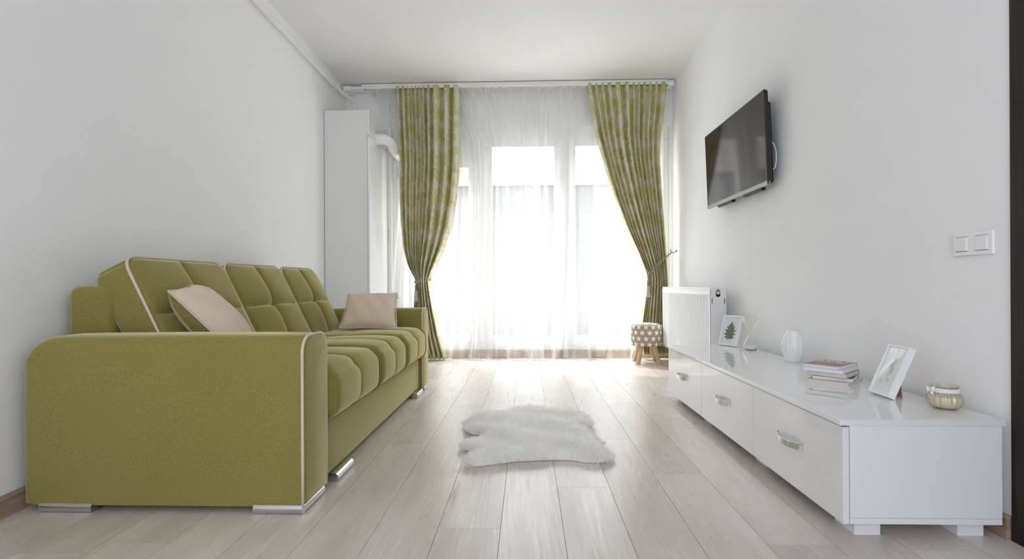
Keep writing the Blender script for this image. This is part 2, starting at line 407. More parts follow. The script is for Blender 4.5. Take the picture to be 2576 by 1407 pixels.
# skirting boards
def skirt(name, fx, sgn, ya, yb, mat):
    prof = [(0, 0), (.016, 0), (.016, .060), (.011, .070), (0, .070)]; yy = list(np.linspace(ya, yb, 40)); k = len(prof)
    v = [(fx(y) - sgn * d, y, z) for y in yy for d, z in prof]; f = []
    for i in range(len(yy) - 1):
        for j in range(k): f.append((i * k + j, i * k + (j + 1) % k, (i + 1) * k + (j + 1) % k, (i + 1) * k + j))
    f += [tuple(range(k)), tuple(range((len(yy) - 1) * k, len(yy) * k))[::-1]]
    return tag(MB().add(v, f).build(name, mat), kind='structure')
skirt('baseboard_left', lambda y: lx_s(y) + .001, -1, Y0R + .05, 5.36, BASEB)
skirt('baseboard_right', lambda y: right_x(y) - .001, 1, DY1 + .012, 5.36, BASEB)
tag(bx('baseboard_back', -1.85, 1.455, YB - .017, YB - .001, 0, .082, BASEX, bevel=.003), kind='structure')
# doorway on the right wall
d = empty('door_1', (1.42, 1.1, 0), None, None); tag(d, kind='structure')
m = MB(); m.box(1.402, 1.535, DY1 - .045, DY1 + .008, 0, DZ).box(1.385, 1.535, DY0 - .008, DY0 + .045, 0, DZ).box(1.39, 1.535, DY0 - .008, DY1 + .008, DZ - .045, DZ + .008)
m.build('door_frame', WENGE, d, bevel=.003)
m = MB(); m.box(1.43, 1.47, DY0 + .046, DY1 - .046, .006, DZ - .046); m.box(1.424, 1.43, DY0 + .17, DY1 - .17, .25, .95).box(1.424, 1.43, DY0 + .17, DY1 - .17, 1.1, 1.9)
m.build('door_leaf', WENGE, d, bevel=.002)

# window: frame, sashes, panes
w = empty('window_1', (0.03, 5.46, WZ0), None, None); tag(w, kind='structure')
fr = MB(); fy0, fy1 = 5.44, 5.51
def bar(mm, x0, x1, z0, z1, y0=fy0, y1=fy1): mm.box(x0, x1, y0, y1, z0, z1)
bar(fr, WX0, WX1, 2.24, WZ1); bar(fr, WX0, WX1, WZ0, .15); bar(fr, WX0, WX0 + .06, .15, 2.24); bar(fr, WX1 - .06, WX1, .15, 2.24)
for x in (-.47, .39): bar(fr, x - .04, x + .04, .15, 2.24)
fr.build('window_frame', PVC, w, bevel=.006)
def sash(x0, x1, z0, z1, parent, t=.075):
    mm = MB(); y0, y1 = 5.415, 5.475
    mm.box(x0, x1, y0, y1, z1 - t, z1).box(x0, x1, y0, y1, z0, z0 + t).box(x0, x0 + t, y0, y1, z0 + t, z1 - t).box(x1 - t, x1, y0, y1, z0 + t, z1 - t)
    s_ = mm.build('window_sash', PVC, parent, bevel=.006)
    bx('pane', x0 + t - .01, x1 - t + .01, 5.440, 5.446, z0 + t - .01, z1 - t + .01, PANE, s_)
    return s_
s1 = sash(-1.345, -.505, .145, 2.06, w, .10); bx('transom', -1.345, -.505, 5.42, 5.50, 2.062, 2.245, PVC, w, .004)
sash(-.435, .355, .145, 2.245, w); sash(.425, 1.40, .145, 2.245, w)
mm = MB(); mm.box(-1.348, -1.332, 5.395, 5.414, 1.87, 1.97).box(-1.348, -1.332, 5.395, 5.414, .3, .4); mm.build('hinge', BRUSHED, w)
mm = MB(); mm.box(.452, .478, 5.395, 5.414, 1.02, 1.14).box(.458, .472, 5.36, 5.395, 1.06, 1.08).box(.458, .472, 5.355, 5.367, .96, 1.08); mm.build('window_handle', PVC, w, bevel=.003)

# ------------------------------------------------------------------ sofa
sofa = empty('sofa', (-1.2, 2.79, 0), 'long olive green fabric sofa with beige piping against the left wall', 'sofa')
FX, BXX, SB = -.736, -1.690, .024
def arm(yA, yB, nm='arm'):
    yc, hw = (yA + yB) / 2, (yB - yA) / 2; n = 10
    def prof(d, top, bulge=0):
        h_ = hw - d; r = min(.058, h_ * .8); zt = top - d; zb = SB + d * .4; P = [(-h_, zb), (-h_ - bulge * .3, zb + .12), (-h_ - bulge, .22), (-h_ - bulge, .36), (-h_, zt - r)]
        P += [(-h_ + r - r * math.cos(a), zt - r + r * math.sin(a)) for a in [PI / 2 * k / n for k in range(1, n + 1)]]
        Q = [(-p[0], p[1]) for p in P][::-1]
        return [(yc + a, b) for a, b in P + Q]
    rings = [(FX, .016, .585, 0), (FX - .004, .006, .585, 0), (FX - .012, 0, .585, 0), (FX - .15, 0, .587, .004), (FX - .45, 0, .588, .006), (BXX + .16, 0, .586, .004)]
    for k in range(0, 9): a = PI / 2 * k / 8; rings.append((BXX + .09 - .09 * math.sin(a), .010 * (1 - math.cos(a)),   .584 - .040 * (1 - math.cos(a)), .002))
    V = []; F = []; L = None
    for (x, dd, tp, bl) in rings:
        P = prof(dd, tp, bl); L = len(P); V += [(x, a, b) for a, b in P]
    for i in range(len(rings) - 1):
        for k in range(L): F.append((i * L + k, (i + 1) * L + k, (i + 1) * L + (k + 1) % L, i * L + (k + 1) % L))
    F.append(tuple(range(L))); F.append(tuple(range((len(rings) - 1) * L, len(rings) * L))[::-1])
    a_ = MB().add(V, F).build(nm, GREEN, sofa, smooth=50)
    P = prof(0.001, .586); MB().tube([(FX - .007, p[0], p[1]) for p in P], .0052, 8).build('piping', BEIGE_PIPE, a_, smooth=180)
    return a_
A0, A1, B0, B1 = 1.706, 1.912, 3.672, 3.870
arm(A0, A1); arm(B0, B1)
v, f = rbox(.42, (B0 - A1) / 2 + .004, .105, .012, 4, 12, 3)
MB().add([(p.x - 1.188, p.y + (A1 + B0) / 2, p.z + SB + .105) for p in v], f).build('base', GREEN, sofa, smooth=60)
v, f = rbox(.085, (B1 - A0) / 2 - .205, .345, .035, 4, 10, 6)
MB().add([(p.x - 1.640, p.y + 2.79 - .005, p.z + .41) for p in v], f).build('back_frame', GREEN, sofa, smooth=60)
EX = (.003, .007, .012, .02, .032, .05)
# seat cushions
sp_ = [A1 + .002, 2.535, 3.085, B0 - .002]
for i in range(3):
    y0, y1 = sp_[i] + .002, sp_[i + 1] - .002; hy = (y1 - y0) / 2; hx, hz = .335, .102; cx, cy, cz = FX + .022 - hx, (y0 + y1) / 2, .240 + hz
    def dfm(P, q):
        ax, ay = q[0], q[1]
        if P.z > 0 or q[0] > .9:
            puff = .026 * (1 - abs(ay) ** 4) * (1 - max(0, abs(ax)) ** 6)
            g = .007 * math.exp(-(P.y / .010) ** 2) + .009 * math.exp(-(P.y / .05) ** 2)
            g2 = .012 * math.exp(-((P.x + .06) / .014) ** 2) * (.35 + .65 * math.exp(-(P.y / .10) ** 2))
            if q[2] > .3: P.z += puff * min(1, (q[2] - .3) / .5) - (g + g2) * min(1, (q[2] - .3) / .5)
            if ax > .55: P.x -= (g * .6) * (ax - .55) / .45
        if ax > .5: P.x += .010 * (1 - ay ** 4) * (1 - q[2] ** 2)
        if ax < .3: P.z -= .012 * (.3 - ax)
        return P
    v, f = rbox(hx, hy, hz, .062, 14, 14, 6, (tuple(.06 + e for e in EX[:4]) + (.06, .048, .04), EX, ()), dfm)
    c_ = MB().add([(p.x + cx, p.y + cy, p.z + cz) for p in v], f).build('seat_cushion', GREEN, sofa, smooth=180)
    for sg in (-1, 1):                                              # welt along the end seam
        pts = [(cx + hx - .062 + .066 * math.sin(a) - .004, cy + sg * (hy - .012), cz + (hz - .062) * (1 if a < PI / 2 else -1) + .066 * math.cos(a)) for a in [PI * (.06 + .88 * k / 16) for k in range(17)]]
        MB().tube(pts, .0028, 6).build('seam_welt', GREEN, c_, smooth=180)
# back cushions
up = Vector((-.218, 0, .445)).normalized(); nn = Vector((up.z, 0, -up.x)); yv = Vector((0, 1, 0))
bot = Vector((-1.296, 0, .425))
bs = [A1 + .016, 2.566, 3.172, B0 + .012]
for i in range(3):
    y0, y1 = bs[i] + .003, bs[i + 1] - .003; hy = (y1 - y0) / 2; hz, hx = .249, .078; cy = (y0 + y1) / 2
    C = bot + up * hz - nn * hx; C.y = cy
    def dfb(P, q):
        ay, az = q[1], q[2]; Rc = .062
        ky = max(-(hy - Rc), min(hy - Rc, P.y)); kz = min(hz - Rc, P.z); dy, dz = P.y - ky, P.z - kz; dl = math.hypot(dy, dz)
        if P.z > hz - Rc and dl > 1e-6: s_ = max(abs(dy), abs(dz)) / dl; P.y, P.z = ky + dy * s_, kz + dz * s_
        if q[0] > 0:
            puff = .030 * (1 - abs(ay) ** 2.6) * (1 - abs(az) ** 2.6)
            dy, dz = P.y, P.z
            g = .020 * math.exp(-(dy / .011) ** 2) + .010 * math.exp(-(dy / .04) ** 2)
            g = max(g, 0) * (1 - abs(az) ** 6)
            h = .015 * math.exp(-(dz / .010) ** 2) + .009 * math.exp(-(dz / .035) ** 2); h *= (1 - abs(ay) ** 6)
            t = .012 * math.exp(-((dy / .05) ** 2 + (dz / .05) ** 2))
            P.x += q[0] * (puff - max(g, h) - .4 * min(g, h) - t)
        P.y += .006 * math.sin(az * 2.2) * ay
        return P
    v, f = rbox(hx, hy, hz, .030, 4, 16, 14, ((), EX, EX), dfb)
    M = lambda p: C + nn * p.x + yv * p.y + up * p.z
    c_ = MB().add([M(p) for p in v], f).build('back_cushion', GREEN, sofa, smooth=180)
    R = .062; path = []
    for (sy, sz, a0) in ((1, 1, 0), (-1, 1, PI / 2), (-1, -1, PI), (1, -1, 1.5 * PI)):
        for k in range(7):
            a = a0 + PI / 2 * k / 6; path.append((hx - .012, sy * (hy - R) + R * math.cos(a) * 1.02, sz * (hz - R) + R * math.sin(a) * 1.02))
    P = []
    for k in range(len(path)):
        a = Vector(path[k]); b = Vector(path[(k + 1) % len(path)]); n_ = max(1, int((b - a).length / .04))
        P += [a.lerp(b, t / n_) for t in range(n_)]
    MB().tube([M(p) for p in P], .0055, 8, closed=True).build('piping', BEIGE_PIPE, c_, smooth=180)
# chrome legs: half-round bars lying under the edges
def halfbar(p0, p1, r=.026, drop=0):
    a, b = Vector(p0), Vector(p1); t = (b - a).normalized(); sd = Vector((t.y, -t.x, 0)); P = []
    V = []; n = 12
    for c in (a, b):
        for k in range(n): an = 2 * PI * k / n; V.append(c + sd * math.cos(an) * r * .85 + Vector((0, 0, 1)) * (max(-1, min(1, math.sin(an) * 1.25)) * .5 + .5) * .033)
    F = [(k, (k + 1) % n, n + (k + 1) % n, n + k) for k in range(n)] + [tuple(range(n))[::-1], tuple(range(n, 2 * n))]
    return V, F
def leg(*segs):
    m = MB()
    for s_ in segs: m.add(*halfbar(*s_))
    m.build('leg', CHROME, sofa, smooth=50)
leg(((-1.63, A0 + .011, 0), (-1.45, A0 + .011, 0)))
leg(((-.905, A0 + .011, 0), (FX - .006, A0 + .011, 0)), ((FX - .020, A0 + .004, 0), (FX - .020, A0 + .17, 0)))
leg(((FX - .012, 1.985, 0), (FX - .012, 2.165, 0)))
leg(((FX - .012, 3.44, 0), (FX - .012, 3.62, 0)))
leg(((FX - .018, B1 - .18, 0), (FX - .018, B1 - .005, 0)), ((-.90, B1 - .024, 0), (FX - .02, B1 - .024, 0)))
leg(((-1.63, B1 - .024, 0), (-1.45, B1 - .024, 0)))

# ------------------------------------------------------------------ scatter cushions on the sofa
def pillow(C00, C10, C11, C01, thick, name, label, front_mat, back_mat):
    """four corners (bottom-near, bottom-far, top-far, top-near); front is the side of the cross product"""
    c = [Vector(x) for x in (C00, C10, C11, C01)]; nrm = ((c[1] - c[0]).cross(c[3] - c[0])).normalized(); ctr = sum(c, Vector()) / 4
    root = empty(name, (ctr.x, ctr.y, min(p.z for p in c)), label, 'cushion', None); n = 26
    for side, mat, nm in ((1, front_mat, 'front_cover'), (-1, back_mat, 'back_cover')):
        V = []; F = []
        for i in range(n + 1):
            for j in range(n + 1):
                u, w_ = i / n, j / n; a, b = 2 * u - 1, 2 * w_ - 1
                pin = .045
                uu = .5 + .5 * a * (1 - pin * 2 * (1 - b * b) * abs(a) ** 2); ww = .5 + .5 * b * (1 - pin * 2 * (1 - a * a) * abs(b) ** 2)
                p = c[0].lerp(c[1], uu).lerp(c[3].lerp(c[2], uu), ww)
                h_ = ((1 - a * a) * (1 - b * b)) ** .42
                wr = .0035 * math.sin(26 * a + 4 * math.sin(3 * b)) * max(0, -b) ** 3 + .004 * math.sin(9 * a + 5 * b) * (1 - (max(abs(a), abs(b))) ** 4) + .003 * math.sin(17 * b - 7 * a) * max(abs(a), abs(b)) ** 2 * h_
                V.append(p + nrm * side * (h_ * thick / 2 + wr * side))
        for i in range(n):
            for j in range(n):
                q = (i * (n + 1) + j, (i + 1) * (n + 1) + j, (i + 1) * (n + 1) + j + 1, i * (n + 1) + j + 1); F.append(q if side > 0 else q[::-1])
        MB().add(V, F).build(nm, mat, root, smooth=180)
    P = []
    for k in range(4):
        a, b = c[k], c[(k + 1) % 4]
        for t in range(12):
            tt = t / 12; q = a.lerp(b, tt); q += (ctr - q).normalized() * (.045 * .4 * 4 * tt * (1 - tt)) * .5; P.append(q)
    MB().tube(P, .0035, 6, closed=True).build('edge_welt', BEIGE_PIPE, root, smooth=180)
    return root
pillow((-1.135, 2.02, .470), (-1.215, 2.31, .470), (-1.435, 2.20, .760), (-1.360, 1.945, .735), .165, 'scatter_cushion',
       'cushion with beige front and green back propped by the near sofa arm', BEIGE, GREEN)
p2 = pillow((-1.237, 3.40, .468), (-.853, 3.40, .464), (-.905, 3.63, .696), (-1.243, 3.60, .692), .13, 'scatter_cushion',
       'plain beige rectangular cushion leaning on the far sofa arm', BEIGE, BEIGE)
MB().tube([(-.902, 3.61, .665), (-.892, 3.61, .663), (-.888, 3.61, .660)], .002, 6).build('zip_pull', BRUSHED, p2, smooth=180)

# ------------------------------------------------------------------ media cabinet
cab = empty('media_cabinet', (1.15, 2.52, 0), 'long low white gloss drawer cabinet against the right wall', 'cabinet')
CY0, CY1 = 1.566, 3.478
bx('cabinet_top', .914, 1.388, CY0, CY1, .334, .351, GLOSSW, cab, .0015)
m = MB(); m.box(.944, 1.380, CY0 + .004, CY0 + .022, .062, .334).box(.944, 1.380, CY1 - .022, CY1 - .004, .062, .334)
m.box(.944, 1.380, 2.178, 2.196, .062, .334).box(.944, 1.380, 2.815, 2.833, .062, .334).box(1.366, 1.380, CY0 + .022, CY1 - .022, .062, .334)
m.build('carcass', MATTEW, cab, bevel=.0008)
bx('bottom_panel', .944, 1.380, CY0 + .004, CY1 - .004, .044, .0612, MATTEW, cab, .0008)
for (a, b) in ((CY0 + .003, 2.1855), (2.1885, 2.8225), (2.8255, CY1 - .003)):
    d_ = bx('drawer', .9235, .9415, a, b, .044, .3285, GLOSSW, cab, .0012)
    yc = (a + b) / 2 + (0 if a < 1.7 else -.0); L = .088
    m = MB(); n = 20; V = []; F = []
    for k in range(n + 1):                                          # bowed flat band
        t = -1 + 2 * k / n; y = yc + t * L; x = .9225 - .030 * (1 - abs(t) ** 2.2) - .002
        for (dx, z) in ((0, .188), (0, .208), (.004, .208), (.004, .188)): V.append((x + dx, y, z))
    for k in range(n):
        for j in range(4): F.append((k * 4 + j, k * 4 + (j + 1) % 4, (k + 1) * 4 + (j + 1) % 4, (k + 1) * 4 + j))
    F += [(0, 1, 2, 3), (n * 4 + 3, n * 4 + 2, n * 4 + 1, n * 4)]
    m.add(V, F).box(.9125, .9237, yc - L + .001, yc - L + .014, .188, .208).box(.9125, .9237, yc + L - .014, yc + L - .001, .188, .208)
    m.build('handle', BRUSHED, d_, smooth=40)
for y in (CY0 + .030, 2.17, 2.82, CY1 - .13):
    for x in (.972, 1.272): bx('foot', x, x + .076, y, y + .10, 0, .0438, MATTEW, cab, .001)

ZT = .351
# ------------------------------------------------------------------ things on the cabinet
def frame(name, base_l, base_r, back, lean, hgt, t, label, depth=.018, prop=.030):
    """leaning picture frame; back = unit vector pointing away from the picture side"""
    L, R_ = Vector(base_l), Vector(base_r); ux = (R_ - L).normalized(); wdt = (R_ - L).length; bk = Vector(back)
    uz = (Vector((0, 0, 1)) * math.cos(lean) + bk * math.sin(lean)); nb = (bk * math.cos(lean) - Vector((0, 0, 1)) * math.sin(lean))
    org = L + Vector((0, 0, depth * math.sin(lean)))
    M = lambda x, y, z: org + ux * x + nb * y + uz * z
    root = empty(name, ((L + R_) / 2).to_tuple(), label, 'picture frame')
    def b3(mm, x0, x1, y0, y1, z0, z1):
        mm.add([M(x, y, z) for x in (x0, x1) for y in (y0, y1) for z in (z0, z1)], [(0, 1, 3, 2), (4, 6, 7, 5), (0, 4, 5, 1), (2, 3, 7, 6), (0, 2, 6, 4), (1, 5, 7, 3)])
    fm = MB(); b3(fm, 0, t, 0, depth, 0, hgt); b3(fm, wdt - t, wdt, 0, depth, 0, hgt); b3(fm, t, wdt - t, 0, depth, 0, t); b3(fm, t, wdt - t, 0, depth, hgt - t, hgt)
    fm.build('frame_moulding', simple('frame_white', (.83, .85, .87), .4), root, bevel=.0008)
    bk_ = MB(); b3(bk_, t, wdt - t, depth - .004, depth - .001, t, hgt - t); bk_.build('back_board', PINE, root)
    pr = MB(); b3(pr, t, wdt - t, .0075, .009, t, hgt - t); paper = pr.build('print', simple('print_paper', (.88, .885, .88), .6), root)
    gl = MB(); b3(gl, t, wdt - t, .004, .0055, t, hgt - t); gl.build('glass', PANE, root)
    pp = MB(); c = wdt / 2; top = M(c, depth, hgt * .62); foot = L + (R_ - L) * .5 + bk * (hgt * .62 * math.sin(lean) + depth + prop); foot.z = ZT
    v = []
    for q, ww in ((top, .009), (foot, .016)):
        for sx in (-1, 1):
            for sy in (-1, 1): v.append(q + ux * ww * sx + bk * .0015 * sy + (Vector((0, 0, .0005)) if q is foot else Vector()))
    pp.add(v, [(0, 1, 3, 2), (4, 6, 7, 5), (0, 4, 5, 1), (2, 3, 7, 6), (0, 2, 6, 4), (1, 5, 7, 3)]).build('stand_leg', m_wood('stand_board', (.30, .17, .10), (.40, .24, .15), 'Z'), root)
    return root, paper, M, wdt
# monstera print
bk = Vector((.88, .475, 0)).normalized(); a0 = Vector((1.236, 3.452, ZT)); ux = Vector((bk.y, -bk.x, 0))
r1, paper, M, wd_ = frame('picture_frame', a0, a0 + ux * .140, bk, math.radians(17), .199, .010, 'small white picture frame with a green monstera leaf print beside the hourglass')
lf = MB(); cxn, czn = .070, .094
def lobe(cx_, cz_, ang, L_, hw_, y_, bend=0.):
    n = 16; P = []
    for k in range(2 * n):
        t = k / n if k < n else 2 - k / n; sg = 1 if k < n else -1; q = hw_ * math.sin(PI * t ** .75) ** .8 * sg if 0 < t < 1 else 0
        lx, lz = L_ * t, q + bend * L_ * t * t; P.append((cx_ + lx * math.cos(ang) - lz * math.sin(ang), cz_ + lx * math.sin(ang) + lz * math.cos(ang)))
    return [M(p[0], y_, p[1]) for p in P]
P_ = lobe(cxn, czn - .050, PI / 2, .118, .0125, .0071); lf.add(P_, [tuple(range(len(P_)))])
for i, (an, bz_, L_, hw_) in enumerate(((-62, -.022, .036, .0100), (-32, -.020, .045, .0098), (-6, -.012, .050, .0092), (16, -.002, .051, .0088), (34, .010, .047, .0082), (49, .022, .040, .0074), (63, .034, .031, .0062))):
    for sg in (-1, 1):
        a_ = math.radians(an) if sg > 0 else PI - math.radians(an)
        P_ = lobe(cxn, czn + bz_ - .006, a_, L_ * (.86 if sg > 0 else .92), hw_, .00712 + .00001 * i, .14 * sg); lf.add(P_, [tuple(range(len(P_)))])
lf.add([M(cxn - .0012, .0070, czn - .064), M(cxn + .0012, .0070, czn - .064), M(cxn + .0006, .0070, czn + .05), M(cxn - .0006, .0070, czn + .05)], [(0, 1, 2, 3)])
mt = N('leaf_ink'); nz = mt.noise(mt.mapping(mt.obj(), (1, 1, 1)), 60, 3); mt.bsdf(mt.mix(mt.mapr(nz, .3, .7), (.045, .055, .02), (.18, .20, .075)), .6)
lf.build('leaf_motif', mt.m, paper)
# pale print in the nearer frame
bk2 = Vector((.997, -.05, 0)).normalized(); ux2 = Vector((bk2.y, -bk2.x, 0))
r2, paper2, M2, wd2 = frame('picture_frame', (1.236, 1.948, ZT), (1.236 + ux2.x * .116, 1.948 + ux2.y * .116, ZT), bk2, math.radians(23), .186, .008, 'white picture frame with a pale leaf print standing beside the stack of books', depth=.024, prop=.004)
lf = MB()
for (cx_, cz_, an, L_) in ((q[0] * .88, q[1] * .92, q[2], q[3] * .9) for q in ((.055, .07, .5, .045), (.08, .09, -.4, .05), (.05, .115, .9, .04), (.085, .13, -.7, .04), (.066, .155, .1, .035), (.045, .04, -.5, .035), (.09, .055, -1.1, .035))):
    n = 14; P = []
    for k in range(n * 2):
        t = k / n if k < n else 2 - k / n; s_ = 1 if k < n else -1; wv_ = .28 * L_ * math.sin(PI * min(1, t)) * s_
        x, z = wv_, L_ * t; P.append(M2(cx_ + x * math.cos(an) + z * math.sin(an), .0071, cz_ - x * math.sin(an) + z * math.cos(an)))
    lf.add(P, [tuple(range(len(P)))])
lf.build('leaf_motif', simple('pale_leaf_ink', (.68, .71, .67), .6), paper2)

# hourglass
hg = empty('hourglass', (1.340, 3.200, ZT), 'clear glass hourglass with pale sand between the monstera frame and vase', 'hourglass')
def bulb(s_=1):
    P = []
    for k in range(25):
        t = k / 24; z = .100 * t; r = .0025 + .046 * math.sin(PI * min(1, t ** .92)) ** .75 * (.35 + .65 * t) if t < 1 else 0
        P.append((max(r, .004 if t < .9 else 0.001), z))
    return P
prof_up = [(.004, 0), (.007, .006), (.014, .018), (.024, .036), (.034, .054), (.041, .068), (.045, .080), (.045, .088), (.041, .095), (.032, .100), (.018, .102), (.002, .102)]
pr = [(r, -z) for r, z in prof_up[::-1]] + prof_up[1:]
pr = [(r, z + .1022) for r, z in pr]
MB().lathe(pr, (1.340, 3.200, ZT), 40, cap=(False, False)).build('glass_bulbs', CLEAR, hg, smooth=180)
MB().lathe([(.014, .0012), (.030, .003), (.039, .010), (.0425, .018), (.041, .026), (.02, .029), (.001, .031)], (1.340, 3.200, ZT), 32).build('sand', simple('pale_sand', (.70, .74, .72), .8), hg, smooth=60)

# ribbed white vase
va = empty('vase', (1.347, 2.712, ZT), 'white glazed ribbed cactus-shaped vase between the hourglass and the books', 'vase')
NR = 12
def rib(a, i, z): return 1 + .045 * (abs(math.cos(a * NR / 2)) ** .6 - .5) * min(1, max(0, (z - .006) / .02)) * min(1, max(0, (.158 - z) / .02))
VS = .87; vp = [(.034, 0), (.038, .003), (.044, .02), (.052, .045), (.0575, .07), (.0585, .088), (.055, .108), (.047, .130), (.036, .150), (.028, .160), (.0265, .162), (.025, .160), (.033, .148), (.044, .125), (.05, .10), (.05, .06), (.035, .01), (.001, .008)]; vp = [(r * VS, z) for r, z in vp]
porc = simple('white_porcelain', (.84, .84, .85), .12, coat=.5)
MB().lathe(vp, (1.347, 2.712, ZT), 120, rib, cap=(True, False)).build('vase_body', porc, va, smooth=180)
bd = MB()
for k in range(NR):
    a = 2 * PI * k / NR
    for j in range(13):
        z = .018 + j * .0108; r = np.interp(z, [p[1] for p in vp[:11]], [p[0] for p in vp[:11]]) * 1.026
        bd.sphere((1.347 + r * math.cos(a), 2.712 + r * math.sin(a), ZT + z), .0022, 6, 4)
bd.build('bead_ridges', porc, va, smooth=180)

# books
def book(cx, cy, z, L, Wd, T, ang, cover, page, label, soft=True, art=None):
    root = empty('book', (cx, cy, z), label, 'book', 'books stacked on the white cabinet'); Mr = Matrix.Translation((cx, cy, z)) @ Matrix.Rotation(ang, 4, 'Z'); ct = .0008
    m = MB(); m.box(-L / 2, L / 2, -Wd / 2, Wd / 2, 0, ct, Mr).box(-L / 2, L / 2, -Wd / 2, Wd / 2, T - ct, T, Mr).box(L / 2 - .001, L / 2, -Wd / 2, Wd / 2, ct, T - ct, Mr)
    m.build('cover', cover, root)
    m = MB(); m.box(-L / 2 + .0015, L / 2 - .001, -Wd / 2 + .0012, Wd / 2 - .0012, ct, T - ct, Mr); m.build('page_block', page, root)
    return root, Mr
def pagem(name, c):
    m = N(name); g = m.noise(m.mapping(m.obj(), (1, 1, 90)), 8, 2); m.bsdf(m.mix(g, tuple(x * .93 for x in c), c), .8); return m.m
PW_ = pagem('white_pages', (.76, .77, .82)); PC_ = pagem('cream_pages', (.70, .66, .54)); PI_ = pagem('ivory_pages', (.72, .66, .58))
dkc = simple('dark_cover', (.05, .035, .03), .35); wc = simple('light_cover', (.78, .78, .78), .4); gc = simple('grey_blue_cover', (.16, .18, .21), .4); ylc = simple('cream_cover', (.74, .70, .62), .5)
mt = N('illustrated_cover'); o__ = mt.obj(); q = mt.xyz(mt.mapping(o__, (1, 1, 1), rot=(0, 0, -.72)))
n1 = mt.noise(o__, 45, 4, .6); n2 = mt.noise(mt.mapping(o__, (1, 1, 1), loc=(3, 1, 0)), 30, 3)
cc = mt.mix(mt.mapr(n1, .35, .65), (.105, .062, .035), (.20, .12, .07)); cc = mt.mix(mt.mapr(n2, .56, .66), cc, (.42, .20, .13))
ca = mt.mix(mt.math('MULTIPLY', mt.mapr(q[0], .0, .03), mt.mapr(mt.noise(o__, 70, 3), .46, .56)), cc, (.72, .62, .52))
ca = mt.mix(mt.mapr(q[0], -.0755, -.0745, 1, 0), ca, (.50, .30, .13)); mt.bsdf(ca, .28)
COVER = mt.m
z = ZT; A_ = math.radians(44); bc = (1.241, 2.170)
zs = [.0150, .0150, .0185, .0140, .0125]
lb = ['cream-paged book lying at the very bottom of the stack', 'white-paged book with dark cover, second from the bottom of the stack', 'thick yellowish-paged book in the middle of the stack',
      'thin light grey paperback directly beneath the top book', 'book with brown illustrated cover, topmost of the stack']
book(bc[0] + .004, bc[1] - .000, z, .187, .150, zs[0], A_, ylc, PI_, lb[0]); z += zs[0]
book(bc[0] + .006, bc[1] - .004, z, .150, .138, zs[1], A_ + .13, dkc, PW_, lb[1]); z += zs[1]
book(bc[0] - .001, bc[1] + .002, z, .160, .142, zs[2], A_ - .02, gc, PC_, lb[2]); z += zs[2]
book(bc[0] - .011, bc[1] + .004, z, .172, .146, zs[3], A_ - .03, wc, PW_, lb[3]); z += zs[3]
book(bc[0] - .008, bc[1] + .008, z, .180, .128, zs[4], A_ - .10, COVER, PW_, lb[4]); z += zs[4]

# candle jar with lace ribbon
JX, JY = 1.330, 1.716; JS = .82
jar = empty('candle_jar', (JX, JY, ZT), 'ribbed glass candle jar with cream wax and lace ribbon at cabinet end', 'candle')
jp = [(.030, .001), (.042, .003), (.052, .012), (.0575, .024), (.0565, .036), (.051, .047), (.045, .056), (.0415, .063), (.0415, .067), (.0455, .0715), (.046, .0735), (.0445, .0745)]
fl_ = lambda a, i, z: 1 + .034 * math.cos(a * 16) * min(1, max(0, (z - .004) / .012)) * min(1, max(0, (.058 - z) / .01))
jp = [(r * JS, z) for r, z in jp]
MB().lathe(jp + [(r - .0022, z) for r, z in jp[::-1]], (JX, JY, ZT), 128, fl_, cap=(False, False)).build('glass_jar', JARG, jar, smooth=180)
wx = N('wax'); wx.bsdf((.80, .77, .64), .45, spec=.4)
MB().lathe([(r * JS, z) for r, z in [(.028, .0034), (.040, .0056), (.0490, .0136), (.0540, .0245), (.0530, .0345), (.0505, .039), (.001, .0395)]], (JX, JY, ZT), 96, fl_, cap=(True, False)).build('wax', wx.m, jar, smooth=60)
MB().tube([(JX, JY, ZT + .038), (JX + .001, JY, ZT + .050)], .0008, 6).build('wick', simple('wick', (.6, .56, .48), .8), jar)
lace = simple('white_lace', (.84, .83, .80), .85); lm = MB(); n = 120; V = []; F = []
for k in range(n):
    a = 2 * PI * k / n; sc = .0022 * abs(math.sin(k * PI / 5))
    for (r, z) in ((.0443 * JS, .0665), (.0450 * JS, .0585), (.0480 * JS, .0545 - sc)): V.append((JX + r * math.cos(a), JY + r * math.sin(a), ZT + z))
for k in range(n):
    for j in range(2): q_ = (k * 3 + j, ((k + 1) % n) * 3 + j, ((k + 1) % n) * 3 + j + 1, k * 3 + j + 1); F.append(q_)
lm.add(V, F)
bd_ = Vector((-.98, -.05, 0)).normalized(); bp = Vector((JX, JY, ZT + .062)) + bd_ * .039; sdv = Vector((bd_.y, -bd_.x, 0))
for (ddx, ddz, wdd) in ((-.012, .004, .007), (.010, .003, .007), (-.008, -.012, .005), (.006, -.013, .005)):
    P = []
    for k in range(7):
        t = k / 6; c_ = bp + sdv * ddx * 1.3 * t + bd_ * (.010 * math.sin(PI * t) + .006 * t) + Vector((0, 0, ddz * t)); ww = wdd * (.4 + t) * (1 + .25 * math.sin(k * 2.2))
        P += [c_ + Vector((0, 0, ww)), c_ - Vector((0, 0, ww))]
    lm.add(P, [(k * 2, k * 2 + 1, k * 2 + 3, k * 2 + 2) for k in range(6)])
lm.sphere(bp + bd_ * .003, .005)
ob = lm.build('lace_ribbon', lace, jar, smooth=180); sd_ = ob.modifiers.new('s', 'SOLIDIFY'); sd_.thickness = .0006

